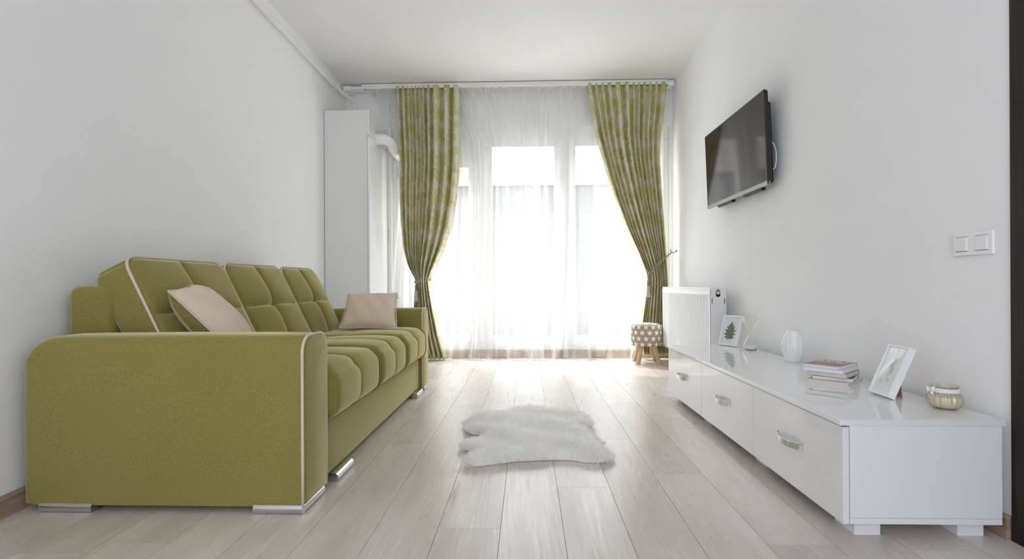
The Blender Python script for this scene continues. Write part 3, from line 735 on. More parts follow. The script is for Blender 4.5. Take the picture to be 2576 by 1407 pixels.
# ------------------------------------------------------------------ television
tv = empty('television', (1.35, 3.48, 1.31), 'flat black television hanging on the right wall above the white cabinet', 'television')
TY0, TY1 = 3.00, 3.965; TH = .535; tl_ = math.radians(2.0)
tvc = Vector((1.352, (TY0 + TY1) / 2, 1.312)); TM = Matrix.Translation(tvc) @ Matrix.Rotation(math.radians(0.3), 4, 'Z') @ Matrix.Rotation(-tl_, 4, 'Y')
# local frame: x = away from viewer side (towards wall), y along the wall, z up; origin bottom centre of front
hy = (TY1 - TY0) / 2; bz = .010; bb = .020
m = MB(); m.box(0, .012, -hy, -hy + bz, 0, TH, TM).box(0, .012, hy - bz, hy, 0, TH, TM).box(0, .012, -hy, hy, TH - bz, TH, TM); m.build('bezel', simple('tv_bezel', (.028, .023, .02), .22), tv, bevel=.001)
m = MB(); m.box(-.002, .020, -hy, hy, -.004, bb, TM); m.build('bottom_trim', simple('tv_trim', (.34, .32, .29), .25, metal=.6), tv, bevel=.002)
scr = N('tv_screen'); scr.bsdf((.016, .012, .011), .07, spec=.45); m = MB(); m.box(.0015, .011, -hy + bz, hy - bz, bb, TH - bz, TM); m.build('screen', scr.m, tv)
m = MB(); m.box(.012, .026, -hy + .003, hy - .003, .003, TH - .003, TM); bsh = m.build('rear_shell', BLACK, tv, bevel=.005)
m = MB(); m.box(.026, .050, -hy + .02, hy - .02, .012, TH - .06, TM); m.build('electronics_housing', BLACK, tv, bevel=.012)
for ya in (-.36, .08): m = MB(); m.box(.02, .046, ya, ya + .26, -.014, .006, TM); m.build('speaker_grille', BLACK, tv, bevel=.003)
fc = bpy.data.curves.new('t', 'FONT'); fc.body = 'SAMSUNG'; fc.size = .014; fc.extrude = .0002; fc.align_x = 'CENTER'
fo = bpy.data.objects.new('t', fc); S.collection.objects.link(fo); bpy.context.view_layer.update()
lme = bpy.data.meshes.new_from_object(fo.evaluated_get(bpy.context.evaluated_depsgraph_get())); bpy.data.objects.remove(fo)
m = MB(); Rt = TM @ Matrix.Translation((-.0026, 0, .006)) @ Matrix.Rotation(-PI / 2, 4, 'Z') @ Matrix.Rotation(PI / 2, 4, 'X')
m.add([Rt @ v.co for v in lme.vertices], [tuple(p.vertices) for p in lme.polygons]); m.build('brand_lettering', simple('logo_white', (.85, .85, .88), .3), tv)
wallx = right_x(3.48)
m = MB(); m.box(wallx - .012, wallx - .0015, 3.30, 3.66, 1.45, 1.72).box(1.405, wallx - .010, 3.36, 3.40, 1.50, 1.66).box(1.405, wallx - .010, 3.56, 3.60, 1.50, 1.66)
m.build('wall_bracket', BLACK, tv, bevel=.003)
P = [(1.38, 3.06, 1.56), (1.392, 3.025, 1.555), (1.402, 3.008, 1.52), (1.405, 3.000, 1.47), (1.402, 3.004, 1.415), (1.396, 3.02, 1.40), (1.40, 3.05, 1.43), (1.41, 3.12, 1.47), (1.425, 3.25, 1.48)]
def smoothp(P, n=6):
    P = [Vector(p) for p in P]; out = []
    for i in range(len(P) - 1):
        a, b, c, d = P[max(i - 1, 0)], P[i], P[i + 1], P[min(i + 2, len(P) - 1)]
        for k in range(n):
            t = k / n; out.append(.5 * ((2 * b) + (c - a) * t + (2 * a - 5 * b + 4 * c - d) * t * t + (3 * b - a - 3 * c + d) * t ** 3))
    return out + [P[-1]]
MB().tube(smoothp(P), .003, 8).build('cable', simple('white_cable', (.75, .75, .75), .4), tv, smooth=180)

# ------------------------------------------------------------------ radiator
rad = empty('radiator', (1.325, 4.33, .155), 'white ribbed panel radiator on the right wall behind the cabinet', 'radiator')
RY0, RY1, RZ0, RZ1, RX0, RX1 = 3.70, 4.985, .155, .722, 1.272, 1.384
V = []; F = []; zz = [RZ0 + .012, RZ0 + .035, RZ0 + .045, RZ1 - .062, RZ1 - .050, RZ1 - .014]; nrib = 38
yy = []
for k in range(nrib):
    a = RY0 + .022 + (RY1 - RY0 - .044) * k / nrib; s_ = (RY1 - RY0 - .044) / nrib
    yy += [(a, 1), (a + s_ * .22, 1), (a + s_ * .38, 0), (a + s_ * .84, 0)]
yy = [(RY0, 1), (RY0 + .002, 1)] + yy + [(RY1 - .022, 1), (RY1, 1)]
for (y, hi) in yy:
    for j, z in enumerate(zz): V.append((RX0 + (0 if (hi or j in (0, 1, 4, 5)) else .009), y, z))
for i in range(len(yy) - 1):
    for j in range(5): F.append((i * 6 + j, i * 6 + j + 1, (i + 1) * 6 + j + 1, (i + 1) * 6 + j))
m = MB().add(V, F); m.box(RX0 + .010, RX0 + .022, RY0, RY1, RZ0 + .012, RZ1 - .014); m.build('front_panel', RADW, rad, smooth=25)
bx('rear_panel', RX1 - .018, RX1 - .004, RY0 + .01, RY1 - .01, RZ0 + .012, RZ1 - .014, RADW, rad, .003)
m = MB(); m.box(RX0 + .002, RX0 + .016, RY0 - .002, RY1 + .002, RZ1 - .014, RZ1).box(RX1 - .014, RX1, RY0 - .002, RY1 + .002, RZ1 - .014, RZ1)
for k in range(40): y = RY0 + .03 + (RY1 - RY0 - .06) * k / 39; m.box(RX0 + .016, RX1 - .014, y - .005, y + .005, RZ1 - .008, RZ1 - .003)
m.build('top_grille', RADW, rad, bevel=.001)
# end cover with a valve slot
m = MB(); yE0, yE1 = RY0 - .004, RY0 - .001; cxx = (RX0 + RX1) / 2 - .001; zc0, zc1 = RZ1 - .048, RZ1 - .030; rr = .0165
outer = [(RX0 + .002, RZ0 + .004), (RX1, RZ0 + .004), (RX1, RZ1), (RX0 + .002, RZ1)]
inn = [(cxx + rr * math.cos(a), (zc1 if math.sin(a) >= 0 else zc0) + rr * math.sin(a)) for a in [2 * PI * k / 32 for k in range(32)]]
# ring faces: project each inner point out to the rectangle
def toedge(p):
    dx, dz = p[0] - cxx, p[1] - (zc0 + zc1) / 2; t = min([abs((RX1 - cxx) / dx) if dx > 0 else abs((RX0 + .002 - cxx) / dx) if dx < 0 else 9e9, abs((RZ1 - (zc0 + zc1) / 2) / dz) if dz > 0 else abs(((zc0 - .06) - (zc0 + zc1) / 2) / dz) if dz < 0 else 9e9])
    return (cxx + dx * t, (zc0 + zc1) / 2 + dz * t)
V = []
for p in inn: e = toedge(p); V += [(p[0], yE0, p[1]), (e[0], yE0, e[1]), (p[0], yE0 + .003, p[1])]
F = []
for k in range(32):
    j = (k + 1) % 32; F += [(k * 3, j * 3, j * 3 + 1, k * 3 + 1), (k * 3, k * 3 + 2, j * 3 + 2, j * 3)]
m.add(V, F); zlo = zc0 - .06
for (x, z) in ((RX1, RZ1), (RX0 + .002, RZ1), (RX1, zlo), (RX0 + .002, zlo)):       # fill the four corner triangles
    es = sorted([toedge(p) for p in inn], key=lambda e: (e[0] - x) ** 2 + (e[1] - z) ** 2)[:2]
    m.add([(x, yE0, z), (es[0][0], yE0, es[0][1]), (es[1][0], yE0, es[1][1])], [(0, 1, 2)])
m.add([(RX0 + .002, yE0, RZ0 + .004), (RX1, yE0, RZ0 + .004), (RX1, yE0, zlo), (RX0 + .002, yE0, zlo)], [(0, 1, 2, 3)])
m.box(RX1 - .001, RX1, yE0, RY0 + .06, RZ0 + .004, RZ1); ec = m.build('end_cover', simple('radiator_cover', (.74, .745, .75), .35), rad)
bx('slot', RX0 + .011, RX0 + .0155, yE0 - .0006, yE0, RZ1 - .112, RZ1 - .074, DARKGAP, ec); bx('slot', RX1 - .0155, RX1 - .011, yE0 - .0006, yE0, RZ1 - .112, RZ1 - .074, DARKGAP, ec)
bx('valve_recess', cxx - .022, cxx + .022, RY0 + .018, RY0 + .022, RZ1 - .075, RZ1 - .006, DARKGAP, ec)
Mv = Matrix.Rotation(PI / 2, 4, 'X')
MB().lathe([(.0145, -.016), (.0145, .002), (.0125, .004), (.005, .004), (.004, .003), (.001, .003)], (cxx, RY0 - .002, RZ1 - .034), 24, M=Mv).build('valve', simple('valve_brass', (.62, .54, .40), .3, metal=.7), rad, smooth=40)
MB().lathe([(.012, -.012), (.013, .010), (.008, .018), (.001, .019)], (RX0 + .012, RY1 + .012, RZ1 - .038), 20, M=Matrix.Rotation(PI / 2, 4, 'X')).build('bleed_plug', RADW, rad, smooth=40)
for y in (3.95, 4.75):
    for z_ in (.3, .6): bx('wall_mount', RX1 - .006, right_x(y) - .0015, y - .02, y + .02, z_, z_ + .04, RADW, rad)

# ------------------------------------------------------------------ light switch
lsw = empty('light_switch', (1.40, 1.70, .84), 'white double rocker light switch on the right wall by the dark doorway', 'light switch')
wx_ = right_x(1.70); m = MB()
m.box(wx_ - .009, wx_ - .0005, 1.625, 1.776, .838, .913); m.build('face_plate', simple('switch_plate', (.86, .865, .88), .3), lsw, bevel=.004)
for y in (1.663, 1.738):
    bx('rocker', wx_ - .0135, wx_ - .0085, y - .0225, y + .0225, .853, .898, simple('switch_rocker', (.83, .83, .85), .3), lsw, .002)
    for z_ in (.8518, .8982): bx('rocker_gap', wx_ - .0094, wx_ - .0088, y - .0235, y + .0235, z_, z_ + .001, DARKGAP, lsw)

# ------------------------------------------------------------------ star stool
SX, SY = 1.130, 5.035
st = empty('stool', (SX, SY, 0), 'small round stool with taupe star-print seat and splayed wooden legs', 'stool')
R0 = .142; z0, z1 = .165, .372
pf = [(R0 - .012, z0, 0), (R0 - .003, z0 + .004, 0), (R0, z0 + .014, 0)] + [(R0 + .003 * math.sin(PI * t), z0 + .014 + (z1 - .03 - z0 - .014) * t, 0) for t in (.2, .4, .6, .8, 1)] + [(R0 - .004, z1 - .014, 0), (R0 - .014, z1 - .006, 0), (R0 - .03, z1, 0), (R0 - .07, z1 + .006, 0), (.001, z1 + .008, 0)]
seg = 64; V = []; F = []; U = []
for i, (r, z, _) in enumerate(pf):
    for k in range(seg + 1):
        a = 2 * PI * k / seg - PI / 2 + PI; V.append((SX + r * math.cos(a), SY + r * math.sin(a), z))
        flat = i >= 9
        U.append((a * R0 + .012, z + .004) if not flat else (r * math.cos(a) + .5, r * math.sin(a) + .5))
for i in range(len(pf) - 1):
    for k in range(seg): F.append((i * (seg + 1) + k, i * (seg + 1) + k + 1, (i + 1) * (seg + 1) + k + 1, (i + 1) * (seg + 1) + k))
F.append(tuple(range(seg))[::-1])
MB().add(V, F).build('seat', STAR, st, smooth=60, uv=U)
for (sx, sy) in ((-1, -1), (1, -1), (-1, 1), (1, 1)):
    a = Vector((SX + sx * .058, SY + sy * .058, .168)); b = Vector((SX + sx * .100, SY + sy * .092, 0)); V = []; n = 14; t = Vector((0, 0, 1))
    for (c, r) in ((b, .0205), (b.lerp(a, .5), .021), (a, .0215)):
        for k in range(n): an = 2 * PI * k / n; V.append(c + Vector((math.cos(an) * r, math.sin(an) * r, 0)))
    F = [(i * n + k, i * n + (k + 1) % n, (i + 1) * n + (k + 1) % n, (i + 1) * n + k) for i in range(2) for k in range(n)] + [tuple(range(n))[::-1], tuple(range(2 * n, 3 * n))]
    MB().add(V, F).build('leg', PINE, st, smooth=50)

# ------------------------------------------------------------------ boiler cupboard with flue, pipes
cb = empty('boiler_cupboard', (-1.64, 5.05, 0), 'tall narrow white cupboard in the left corner behind the sofa', 'cupboard')
CF = 4.75; CX1 = -1.44; CXL = lx_s(4.8) + .006
m = MB(); m.box(CXL, CX1 - .020, CF, CF + .018, .0, 2.352).box(CXL, CXL + .018, CF + .018, 5.36, 0, 2.352); m.build('front_panel', CUPW, cb, bevel=.0015)
bx('upper_panel', CX1 - .018, CX1, CF, 5.36, 2.125, 2.352, CUPG, cb, .001)
bx('top_board', CXL + .02, CX1 - .02, CF + .02, 5.36, 2.332, 2.350, CUPW, cb)
bx('door', CX1 - .018, CX1, CF + .010, 5.36, .03, 2.121, CUPG, cb, .001)
bx('inner_gap', CX1 - .030, CX1 - .022, CF + .019, 5.35, .0, 2.12, DARKGAP, cb)

fp = empty('flue_pipe', (-1.35, 5.0, 2.1), 'white boiler flue pipe bending from the cupboard towards the window', 'pipe')
path = smoothp([(-1.439, 4.985, 2.150), (-1.415, 4.985, 2.150), (-1.385, 4.988, 2.149), (-1.352, 5.005, 2.145), (-1.332, 5.04, 2.138), (-1.325, 5.09, 2.128), (-1.325, 5.20, 2.105), (-1.325, 5.32, 2.09), (-1.325, 5.418, 2.085)], 5)
MB().tube(path, .048, 28).build('duct', simple('flue_white', (.84, .85, .85), .2), fp, smooth=60)
MB().tube([(-1.4395, 4.985, 2.15), (-1.425, 4.985, 2.15)], .060, 28).tube([(-1.407, 4.985, 2.15), (-1.39, 4.986, 2.1497)], .054, 28).build('collar', simple('flue_collar', (.84, .85, .85), .25), fp, smooth=50)

gp = empty('gas_pipe', (-1.79, 3.5, 2.62), 'thin white painted pipe running under the ceiling along the left wall', 'pipe')
P = [(lx_s(y) + .045, y, z_) for y, z_ in ((-1.5, 2.615), (1.0, 2.62), (2.2, 2.625), (3.2, 2.63), (4.2, 2.637), (5.05, 2.645))]
P += [(-1.800, 5.16, 2.643), (-1.775, 5.24, 2.632), (-1.758, 5.29, 2.60), (-1.757, 5.295, 2.52), (-1.757, 5.295, 2.353)]
MB().tube(smoothp(P, 8), .0195, 18).build('tube', PIPE, gp, smooth=180)
for y in (1.2, 3.0, 4.93):
    m = MB(); x = lx_s(y); m.box(x + .0005, x + .048, y - .01, y + .01, 2.608, 2.616); m.tube([(x + .045 + .023 * math.cos(a), y, 2.64 + .023 * math.sin(a)) for a in [2 * PI * k / 16 for k in range(16)]], .0035, 6, closed=True); m.build('pipe_clip', PIPE, gp)

# blind cords with their weight
bc_ = empty('blind_cord', (-1.385, 5.20, 1.18), 'thin pull cord with a small grey grip hanging beside the cupboard', 'cord')
MB().tube([(-1.385, 5.20, 1.31), (-1.386, 5.20, 2.0), (-1.39, 5.203, 2.695)], .0012, 6).build('cord_line', simple('cord_line', (.7, .7, .7), .6), bc_)
bx('grip', -1.393, -1.377, 5.194, 5.206, 1.19, 1.315, simple('grip_plastic', (.60, .60, .60), .4), bc_, .003)

# ------------------------------------------------------------------ curtain rail
rl = empty('curtain_rail', (-.2, 5.27, 2.74), 'long white curtain rail fixed under the ceiling above the window', 'curtain rail')
m = MB(); m.box(-1.66, 1.395, 5.225, 5.335, 2.750, 2.7715).box(-1.66, 1.395, 5.225, 5.229, 2.724, 2.7495).box(-1.66, 1.395, 5.331, 5.335, 2.724, 2.7495); m.build('track', simple('rail_white', (.84, .83, .81), .35), rl, bevel=.002)
m = MB(); m.box(-1.845, -1.765, 5.22, 5.34, 2.705, 2.755).box(-1.767, -1.66, 5.23, 5.33, 2.728, 2.752); m.build('end_cap', PVC, rl, bevel=.004)
bx('end_cap', 1.395, 1.455, 5.22, 5.34, 2.712, 2.760, PVC, rl, .004)
for x in (-1.5, -.6, .2, 1.1): bx('ceiling_bracket', x - .02, x + .02, 5.26, 5.30, 2.7715, 2.7795, PVC, rl)

# ------------------------------------------------------------------ sheers
def interp(z, tab): return float(np.interp(z, [t[0] for t in tab][::-1] if tab[0][0] > tab[-1][0] else [t[0] for t in tab], [t[1] for t in tab][::-1] if tab[0][0] > tab[-1][0] else [t[1] for t in tab]))
def sheer(name, L, R, nfold, seed, label, y0=5.285, pleats=10):
    rg = np.random.default_rng(seed); root = empty(name, (0, y0, 0), label, 'curtain', 'sheer curtains hanging at the window')
    nu, nv = 420, 70
    ph = rg.uniform(0, 2 * PI, 6); fr_ = nfold * np.array([1.0, 1.73, .41, 2.3]); am = np.array([.55, .22, .6, .06])
    u = np.linspace(0, 1, nu); zt = 2.728; V = []; U = []
    # pleats gather into groups at the tape
    pc = (np.arange(pleats) + .5 + rg.uniform(-.18, .18, pleats)) / pleats
    for j in range(nv):
        t = j / (nv - 1); t = t ** .9; z = zt * (1 - t)
        l, r = interp(z, L), interp(z, R)
        warp = u + .010 * np.sin(2 * PI * nfold * .5 * u + ph[4] + t * .6)
        s_ = sum(am[k] * np.sin(2 * PI * fr_[k] * u + ph[k] + (.5 + .4 * k) * math.sin(1.4 * t + ph[k])) for k in range(4))
        A = .010 + .017 * min(1, t * 3) + .010 * t
        topd = np.zeros(nu)
        for c_ in pc: topd += np.exp(-((u - c_) * pleats * 6.5) ** 2)
        tw = math.exp(-((t - .02) / .055) ** 2)
        y = y0 + s_ * A * (1 - .7 * tw) - tw * topd * .030
        bul = max(0, (t - .93) / .07)
        y = y - bul ** 2 * (.055 + .045 * np.sin(2 * PI * 3.1 * u + ph[5]))
        x = l + (r - l) * np.clip(warp, 0, 1) + .012 * bul * np.sin(2 * PI * 7 * u)
        zz_ = z + (bul ** 2) * .012 * (1 + np.sin(2 * PI * 4.7 * u + ph[2])) * .5 + .003
        for k in range(nu): V.append((x[k], min(y[k], 5.352), zz_[k])); U.append((u[k] * 2.2, z))
    F = [(j * nu + k, (j + 1) * nu + k, (j + 1) * nu + k + 1, j * nu + k + 1) for j in range(nv - 1) for k in range(nu - 1)]
    MB().add(V, F).build('voile', SHEER, root, smooth=180, uv=U)
    V = []; U = []
    for j in range(5):
        z = zt + .002 - j * .016; l, r = interp(z, L), interp(z, R)
        for k in range(0, nu, 2):
            uu = k / (nu - 1); topd = sum(math.exp(-((uu - c_) * pleats * 6.5) ** 2) for c_ in pc)
            V.append((l + (r - l) * uu, y0 - topd * .024 - .002 * math.sin(uu * 190), z)); U.append((uu * 2.2, z))
    n2 = len(range(0, nu, 2)); F = [(j * n2 + k, (j + 1) * n2 + k, (j + 1) * n2 + k + 1, j * n2 + k + 1) for j in range(4) for k in range(n2 - 1)]
    MB().add(V, F).build('heading_tape', SHEER, root, smooth=180, uv=U)
    return root
sheer('sheer_curtain', [(2.73, -1.60), (2.5, -1.50), (2.2, -1.31), (1.9, -1.285), (1.4, -1.33), (.8, -1.39), (0, -1.41)], [(2.73, .10), (1.5, .14), (0, .16)], 12, 3,
      'white sheer curtain panel covering the left half of the window', pleats=17)
sheer('sheer_curtain', [(2.73, .06), (1.5, .05), (0, .00)], [(2.73, 1.38), (1.5, 1.36), (.3, 1.30), (0, 1.24)], 8, 11,
      'white sheer curtain panel covering the right half of the window', y0=5.300, pleats=13)

# ------------------------------------------------------------------ damask curtains
YC = 5.235; KX = YC / FPX
def zpx(y): return H + (HOR - y) * KX
def drape(L, R, peaks, depth, name, label, tie=None, hem=0.0, gather=None):
    """L/R: (height, x) tables; peaks: fold centres across the width at the top, 0..1"""
    root = empty(name, (sum(t[1] for t in L) / len(L), YC, 0), label, 'curtain', 'patterned curtains tied back at the window')
    nu, nv = 420, 90; u = np.linspace(0, 1, nu); zt = 2.742; V = []; U = []
    # fold phase: 2*pi per peak
    xs = [0.0]; phs = [PI]
    for i, p in enumerate(peaks):
        xs.append(p); phs.append(2 * PI * (i + 1))
        if i < len(peaks) - 1: xs.append((p + peaks[i + 1]) / 2); phs.append(2 * PI * (i + 1) + PI)
    xs.append(1.0); phs.append(phs[-1] + PI * .8)
    phi = np.interp(u, xs, phs); wid = np.gradient(phi, u); amp_l = np.clip(1.0 / (wid / 75), .6, 1.25)
    W0 = interp(zt, R) - interp(zt, L); rgp = np.random.default_rng(len(peaks)); amp_l = amp_l * np.interp(phi, np.arange(len(peaks) + 3) * 2 * PI, rgp.uniform(.55, 1.15, len(peaks) + 3)); arc = np.cumsum(np.sqrt((np.gradient(u) * W0) ** 2 + (np.gradient(2 * ((1 - np.cos(phi)) / 2) ** 5) * depth * .7) ** 2)); arc -= arc[0]
    for j in range(nv):
        t = j / (nv - 1); z = zt - (zt - hem) * t
        l, r = interp(z, L), interp(z, R); wdt = r - l
        wob = .35 * np.sin(phi * .27 + 2.2 * t) + .25 * math.sin(3 * t)
        c_ = np.cos(phi + wob)
        prof_ = 1 - 2 * ((1 - c_) / 2) ** 5
        d_ = depth * 1.7 * (1 + (.25 if tie and abs(z - tie) < .35 else 0)) * (.75 + .25 * min(1, t * 8))
        y = YC - prof_ * d_ * amp_l
        if tie:
            g = math.exp(-((z - tie) / .16) ** 2); y = YC - .012 * g + (y - YC) * (1 - .25 * g) - g * .030 * np.sqrt(np.clip(1 - (2 * u - 1) ** 2, 0, 1))
        x = l + wdt * (u - .012 * np.sin(phi + wob))
        for k in range(nu): V.append((x[k], min(y[k], YC + .048), z)); U.append((arc[k] * 1.0, z))
    F = [(j * nu + k, (j + 1) * nu + k, (j + 1) * nu + k + 1, j * nu + k + 1) for j in range(nv - 1) for k in range(nu - 1)]
    o = MB().add(V, F).build('cloth', DAMASK, root, smooth=180, uv=U); s_ = o.modifiers.new('s', 'SOLIDIFY'); s_.thickness = .0018
    return root
def X(px): return (px - 1327) * KX
Lt = [(zpx(y), X(x)) for x, y in ((995, 222), (999, 300), (1003, 400), (1003, 500), (1006, 560), (1012, 620), (1024, 665), (1044, 700), (1047, 712), (1044, 730), (1040, 770), (1040, 850), (1044, 915))]
Rt_ = [(zpx(y), X(x)) for x, y in ((1159, 222), (1158, 330), (1156, 420), (1148, 500), (1134, 570), (1114, 630), (1093, 675), (1081, 702), (1081, 714), (1085, 740), (1092, 780), (1104, 840), (1121, 898), (1122, 915))]
pk = [(x - 995) / 164 for x in (1002, 1015, 1027, 1037, 1046, 1056, 1066, 1079, 1097, 1126, 1148)]
drape(Lt, Rt_, pk, .028, 'damask_curtain', 'green and beige floral curtain on the left, cinched in by a rope tieback', tie=zpx(707), hem=.012)
Lr = [(zpx(y), X(x)) for x, y in ((1478, 222), (1486, 270), (1500, 345), (1520, 420), (1545, 500), (1575, 580), (1600, 635), (1620, 685), (1623, 705), (1620, 735), (1614, 780), (1609, 815), (1612, 905))]
Rr = [(zpx(y), X(x)) for x, y in ((1678, 222), (1674, 270), (1664, 340), (1661, 400), (1665, 470), (1670, 560), (1674, 640), (1678, 740), (1680, 905))]
pk = [(x - 1478) / 200 for x in (1486, 1502, 1515, 1534, 1556, 1578, 1594, 1608, 1621, 1635, 1650, 1668)]
drape(Lr, Rr, pk, .026, 'damask_curtain', 'green and beige floral curtain on the right, swept towards the wall by a tieback', hem=.045)

# ties with tassels
ROPE = m_wood('rope_cord', (.30, .24, .19), (.50, .43, .36), 'X', .8)
TASS = N('tassel_thread'); g_ = TASS.noise(TASS.mapping(TASS.obj(), (500, 500, 6)), 1, 2); TASS.bsdf(TASS.mix(TASS.mapr(g_, .35, .65), (.33, .26, .22), (.58, .50, .44)), .8); TASS = TASS.m
TCAP = m_wood('tassel_cap', (.16, .13, .10), (.30, .26, .21), 'Z', .8)
def rope(m, P, r=.0045):
    P = smoothp(P, 10); n = len(P)
    for s_ in range(3):
        Q = []
        for i, p in enumerate(P):
            t = (P[min(i + 1, n - 1)] - P[max(i - 1, 0)]).normalized(); a = Vector((0, 0, 1)) if abs(t.z) < .9 else Vector((0, 1, 0)); u_ = t.cross(a).normalized(); w_ = t.cross(u_)
            an = i * .8 + s_ * 2 * PI / 3; Q.append(p + (u_ * math.cos(an) + w_ * math.sin(an)) * r * .62)
        m.tube(Q, r * .62, 6)
def tassel(root, x, y, zt, sc=1.0):
    MB().lathe([(.004, .006), (.011, .0), (.0125, -.006)], (x, y, zt), 20).lathe([(.0118, -.006), (.0115, -.045), (.0125, -.05)], (x, y, zt), 20).build('tassel_head', TCAP, root, smooth=50)
    MB().lathe([(.0118, -.050), (.016, -.056), (.0175, -.075), (.019, -.11), (.0215, -.155), (.020, -.160)], (x, y, zt), 40, lambda a, i, z: 1 + .06 * math.sin(a * 20)).build('tassel_skirt', TASS, root, smooth=180)
tz = zpx(706)
tb = empty('tieback', (X(1063), 5.17, tz), 'twisted beige rope tieback with tassel around the left floral curtain', 'tieback', 'rope tiebacks on the floral curtains')
m = MB()
for dz, dr in ((.010, 0), (.0, .003), (-.010, 0)):
    cx_, rx = X(1063.5), .074 + dr
    rope(m, [(cx_ - rx * math.cos(a), 5.232 - .078 * math.sin(a), tz + dz + .018 * (-math.cos(a))) for a in [PI * k / 8 for k in range(-1, 10)]])
m.build('cord', ROPE, tb, smooth=60)
m = MB(); m.sphere((X(1047), 5.170, tz - .012), .013, 12, 8); rope(m, [(X(1047), 5.168, tz - .015), (X(1049), 5.162, tz - .04)], .003); m.build('knot', ROPE, tb, smooth=180)
tassel(tb, X(1049.5), 5.155, tz - .046)
hz = 1.070; hk = (1.432, 5.235)
tb = empty('tieback', (X(1625), 5.15, .9), 'taut rope tieback with long tassel pulling the right floral curtain to a wall hook', 'tieback', 'rope tiebacks on the floral curtains')
m = MB(); e0 = (X(1624), 5.170, zpx(690))
rope(m, [(hk[0], 5.235, hz), (1.36, 5.180, hz - .050), (1.27, 5.168, hz - .125), (e0[0] + .02, e0[1], e0[2] + .01), e0], .004)
rope(m, [(hk[0], 5.235, hz - .006), (1.36, 5.178, hz - .066), (1.27, 5.166, hz - .145), (e0[0] + .02, e0[1] - .002, e0[2] - .012), (e0[0], e0[1], e0[2] - .008)], .004)
m.build('cord', ROPE, tb, smooth=60)
m = MB(); rope(m, [e0, (e0[0] - .016, e0[1] - .004, e0[2] + .012), (e0[0] - .010, e0[1] - .004, e0[2] + .022), (e0[0] + .008, e0[1] - .006, e0[2]), (e0[0], e0[1] - .012, e0[2] - .03), (e0[0] - .001, e0[1] - .014, e0[2] - .068)], .003); m.build('knot', ROPE, tb, smooth=60)
tassel(tb, e0[0] - .001, e0[1] - .018, e0[2] - .075)
hk_ = empty('curtain_hook', (1.45, 5.235, hz), 'small dark metal hook on the right wall holding the tieback', 'hook')
MB().tube(smoothp([(right_x(5.235) - .001, 5.235, hz + .004), (1.462, 5.235, hz + .002), (1.452, 5.235, hz - .012), (1.432, 5.235, hz - .012), (1.418, 5.235, hz - .006), (1.417, 5.235, hz + .022)], 5), .0035, 8).build('hook_bar', BLACK, hk_, smooth=180)
MB().tube([(right_x(5.235) - .0006, 5.235, hz + .004), (right_x(5.235) - .006, 5.235, hz + .004)], .011, 14).build('hook_plate', BLACK, hk_)

# ------------------------------------------------------------------ sheepskin rug
rug = empty('fur_rug', (.01, 2.6, 0), 'small white sheepskin rug lying on the pale plank floor', 'rug')
OUT = [(-.345, 2.735), (-.352, 2.80), (-.30, 2.90), (-.262, 2.97), (-.24, 3.03), (-.15, 3.05), (-.06, 3.10), (-.01, 3.11), (.06, 3.08), (.16, 3.05), (.26, 3.03), (.305, 2.96), (.352, 2.83), (.342, 2.745), (.270, 2.70),
       (.325, 2.62), (.345, 2.50), (.362, 2.42), (.268, 2.43), (.34, 2.36), (.375, 2.27), (.372, 2.215), (.34, 2.175), (.27, 2.165), (.21, 2.195), (.12, 2.20), (.0, 2.185), (-.06, 2.175), (-.13, 2.145), (-.19, 2.125), (-.235, 2.11), (-.262, 2.13),
       (-.275, 2.20), (-.205, 2.285), (-.245, 2.315), (-.31, 2.34), (-.325, 2.42), (-.235, 2.52), (-.245, 2.59), (-.325, 2.63)]
def catmull_closed(P, n=6):
    P = [Vector((p[0], p[1], 0)) for p in P]; out = []
    for i in range(len(P)):
        a, b, c, d = P[i - 1], P[i], P[(i + 1) % len(P)], P[(i + 2) % len(P)]
        for k in range(n):
            t = k / n; out.append(.5 * ((2 * b) + (c - a) * t + (2 * a - 5 * b + 4 * c - d) * t * t + (3 * b - a - 3 * c + d) * t ** 3))
    return out
oc = catmull_closed([(a * .97 - .0005, (b - 2.6) * .97 + 2.603) for a, b in OUT]); on = np.array([(p.x, p.y) for p in oc])
n = len(oc); V = [(p.x * s_, (p.y - 2.6) * s_ + 2.604, zq) for s_, zq in ((.94, .002), (.95, .007), (.90, .014), (.80, .021)) for p in oc]
F = [tuple(range(n))[::-1], tuple(range(3 * n, 4 * n))] + [(j * n + k, j * n + (k + 1) % n, (j + 1) * n + (k + 1) % n, (j + 1) * n + k) for j in range(3) for k in range(n)]
MB().add(V, F).build('hide', simple('hide', (.94, .935, .92), .8), rug)  # hide thickened into a near-white pad, added to bounce light into the fur
def inside(P, poly):
    x, y = P[:, 0], P[:, 1]; c = np.zeros(len(P), bool); j = len(poly) - 1
    for i in range(len(poly)):
        xi, yi = poly[i]; xj, yj = poly[j]
        cond = ((yi > y) != (yj > y)) & (x < (xj - xi) * (y - yi) / (yj - yi + 1e-12) + xi); c ^= cond; j = i
    return c
NS = 46000
pts = RNG.uniform((-.37, 2.09), (.39, 3.13), (int(NS * 1.9), 2)); pts = pts[inside(pts, on)][:NS]; ns = len(pts)
dmin = np.full(ns, 9.); near = np.zeros((ns, 2))
for q in on[::2]:
    d = np.hypot(pts[:, 0] - q[0], pts[:, 1] - q[1]); k = d < dmin; dmin[k] = d[k]; near[k] = q
outd = near - pts; outd /= (np.linalg.norm(outd, axis=1, keepdims=True) + 1e-6)
edge = np.exp(-(dmin / .045) ** 2)[:, None]
cl = np.stack([np.sin(pts[:, 0] * 31 + 2.1 * np.sin(pts[:, 1] * 23)), np.cos(pts[:, 1] * 37 + 1.7 * np.sin(pts[:, 0] * 29))], 1)
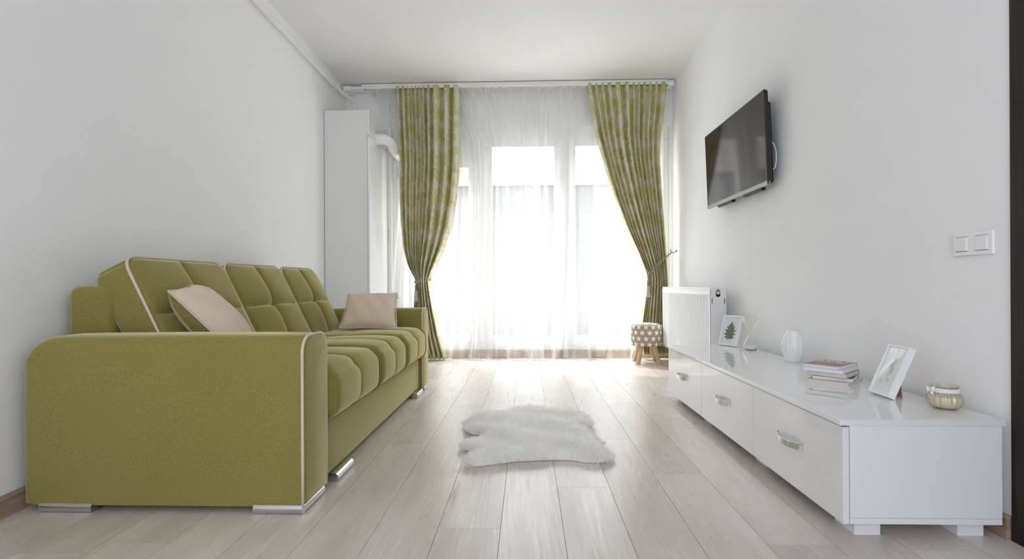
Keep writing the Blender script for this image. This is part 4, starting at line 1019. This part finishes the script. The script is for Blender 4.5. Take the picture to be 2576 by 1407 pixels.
cl2 = np.stack([np.sin(pts[:, 0] * 90 + 3 * np.sin(pts[:, 1] * 70)), np.cos(pts[:, 1] * 95 + 3 * np.sin(pts[:, 0] * 80))], 1)
flow = np.stack([np.sign(pts[:, 0]) * .35 * np.clip(np.abs(pts[:, 0]) * 4, 0, 1), -.35 * np.ones(ns)], 1)
lean = flow + cl * .30 + cl2 * .18 + RNG.normal(0, .16, (ns, 2)) + outd * edge * .9
hl = .040 * RNG.uniform(.65, 1.15, ns) * (1 + .26 * np.sin(pts[:, 1] * 21 + 2.2 * np.sin(pts[:, 0] * 6)) + .14 * np.sin(pts[:, 0] * 24 + pts[:, 1] * 9)) * (.55 + .45 * np.clip(dmin / .06, 0, 1))
ln = np.linalg.norm(lean, axis=1); 
KP = 4; ww = .0014
vv = np.zeros((ns, KP * 2 + 1, 3), dtype=np.float32); side = np.stack([-lean[:, 1], lean[:, 0]], 1) / (ln[:, None] + 1e-6)
ang = RNG.uniform(0, 2 * PI, ns); side = np.stack([np.cos(ang), np.sin(ang)], 1) * .7 + side * .3
for k in range(KP + 1):
    t = k / KP; off = lean * (t ** 1.7)[None, None] * hl[:, None] if False else lean * (t ** 1.6) * hl[:, None]
    zc = .008 + .015 * np.clip(dmin / .05, 0, 1) + hl * .9 * (t / np.sqrt(1 + (ln * t) ** 2)); p = np.concatenate([pts + off, np.maximum(zc, .003)[:, None]], 1)
    if k < KP:
        s3 = np.concatenate([side, np.zeros((ns, 1))], 1) * ww * (1 - .6 * t); vv[:, k * 2] = p - s3; vv[:, k * 2 + 1] = p + s3
    else: vv[:, KP * 2] = p
vv = vv.reshape(-1, 3); vv -= np.array(rug.location, dtype=np.float32)
bi = (np.arange(ns) * (KP * 2 + 1))[:, None]
quads = np.concatenate([bi + np.array([[2 * k, 2 * k + 1, 2 * k + 3, 2 * k + 2]]) for k in range(KP - 1)], 1).reshape(-1, 4)
tris = (bi + np.array([[2 * KP - 2, 2 * KP - 1, 2 * KP]])).reshape(-1, 3)
me = bpy.data.meshes.new('fur'); me.vertices.add(len(vv)); me.vertices.foreach_set('co', vv.ravel())
lv = np.concatenate([quads.ravel(), tris.ravel()]).astype(np.int32); me.loops.add(len(lv)); me.loops.foreach_set('vertex_index', lv)
ls = np.concatenate([np.arange(len(quads)) * 4, len(quads) * 4 + np.arange(len(tris)) * 3]).astype(np.int32)
me.polygons.add(len(ls)); me.polygons.foreach_set('loop_start', ls); me.update(calc_edges=True); me.validate()
fm_ = N('fur_white'); dfu = fm_.n('BsdfDiffuse'); dfu.inputs[0].default_value = (.97, .965, .955, 1); tlu = fm_.n('BsdfTranslucent'); tlu.inputs[0].default_value = (.975, .97, .96, 1)
sm = fm_.n('MixShader'); sm.inputs[0].default_value = .5; fm_.t.links.new(dfu.outputs[0], sm.inputs[1]); fm_.t.links.new(tlu.outputs[0], sm.inputs[2]); fm_.t.links.new(sm.outputs[0], fm_.out.inputs[0])
me.materials.append(fm_.m); fo_ = bpy.data.objects.new('fur', me); S.collection.objects.link(fo_); fo_.parent = rug; fo_['kind'] = 'stuff'

# ------------------------------------------------------------------ outside, seen faintly through the sheers
hs = empty('building', (1, 22, -6), 'pale building with an orange tiled roof seen faintly through the sheers', 'building')
bx('facade', -14, 16, 22, 30, -6, 4.85, simple('facade_render', (.12, .12, .119), .8), hs)
m = MB(); m.add([(-14.5, 21.5, 4.8), (16.5, 21.5, 4.8), (16.5, 26, 6.9), (-14.5, 26, 6.9), (16.5, 30.5, 4.8), (-14.5, 30.5, 4.8)], [(0, 1, 2, 3), (3, 2, 4, 5), (0, 3, 5), (1, 4, 2), (0, 5, 4, 1)]); m.build('roof', simple('roof_tiles', (.085, .055, .042), .9), hs)
for fz in (-3.4, -.4, 2.2):
    for k in range(8):
        x = -11 + k * 3.3; wq = bx('facade_window', x, x + 1.1, 21.96, 22.0, fz, fz + 1.5, PVC, hs); bx('window_glazing', x + .08, x + 1.02, 21.94, 21.96, fz + .08, fz + 1.42, simple('far_glass', (.12, .13, .14), .3), wq)
tag(bx('ground_outside', -40, 40, 5.72, 60, -6.1, -6.0, simple('outside_ground', (.55, .54, .52), .9)), kind='structure')
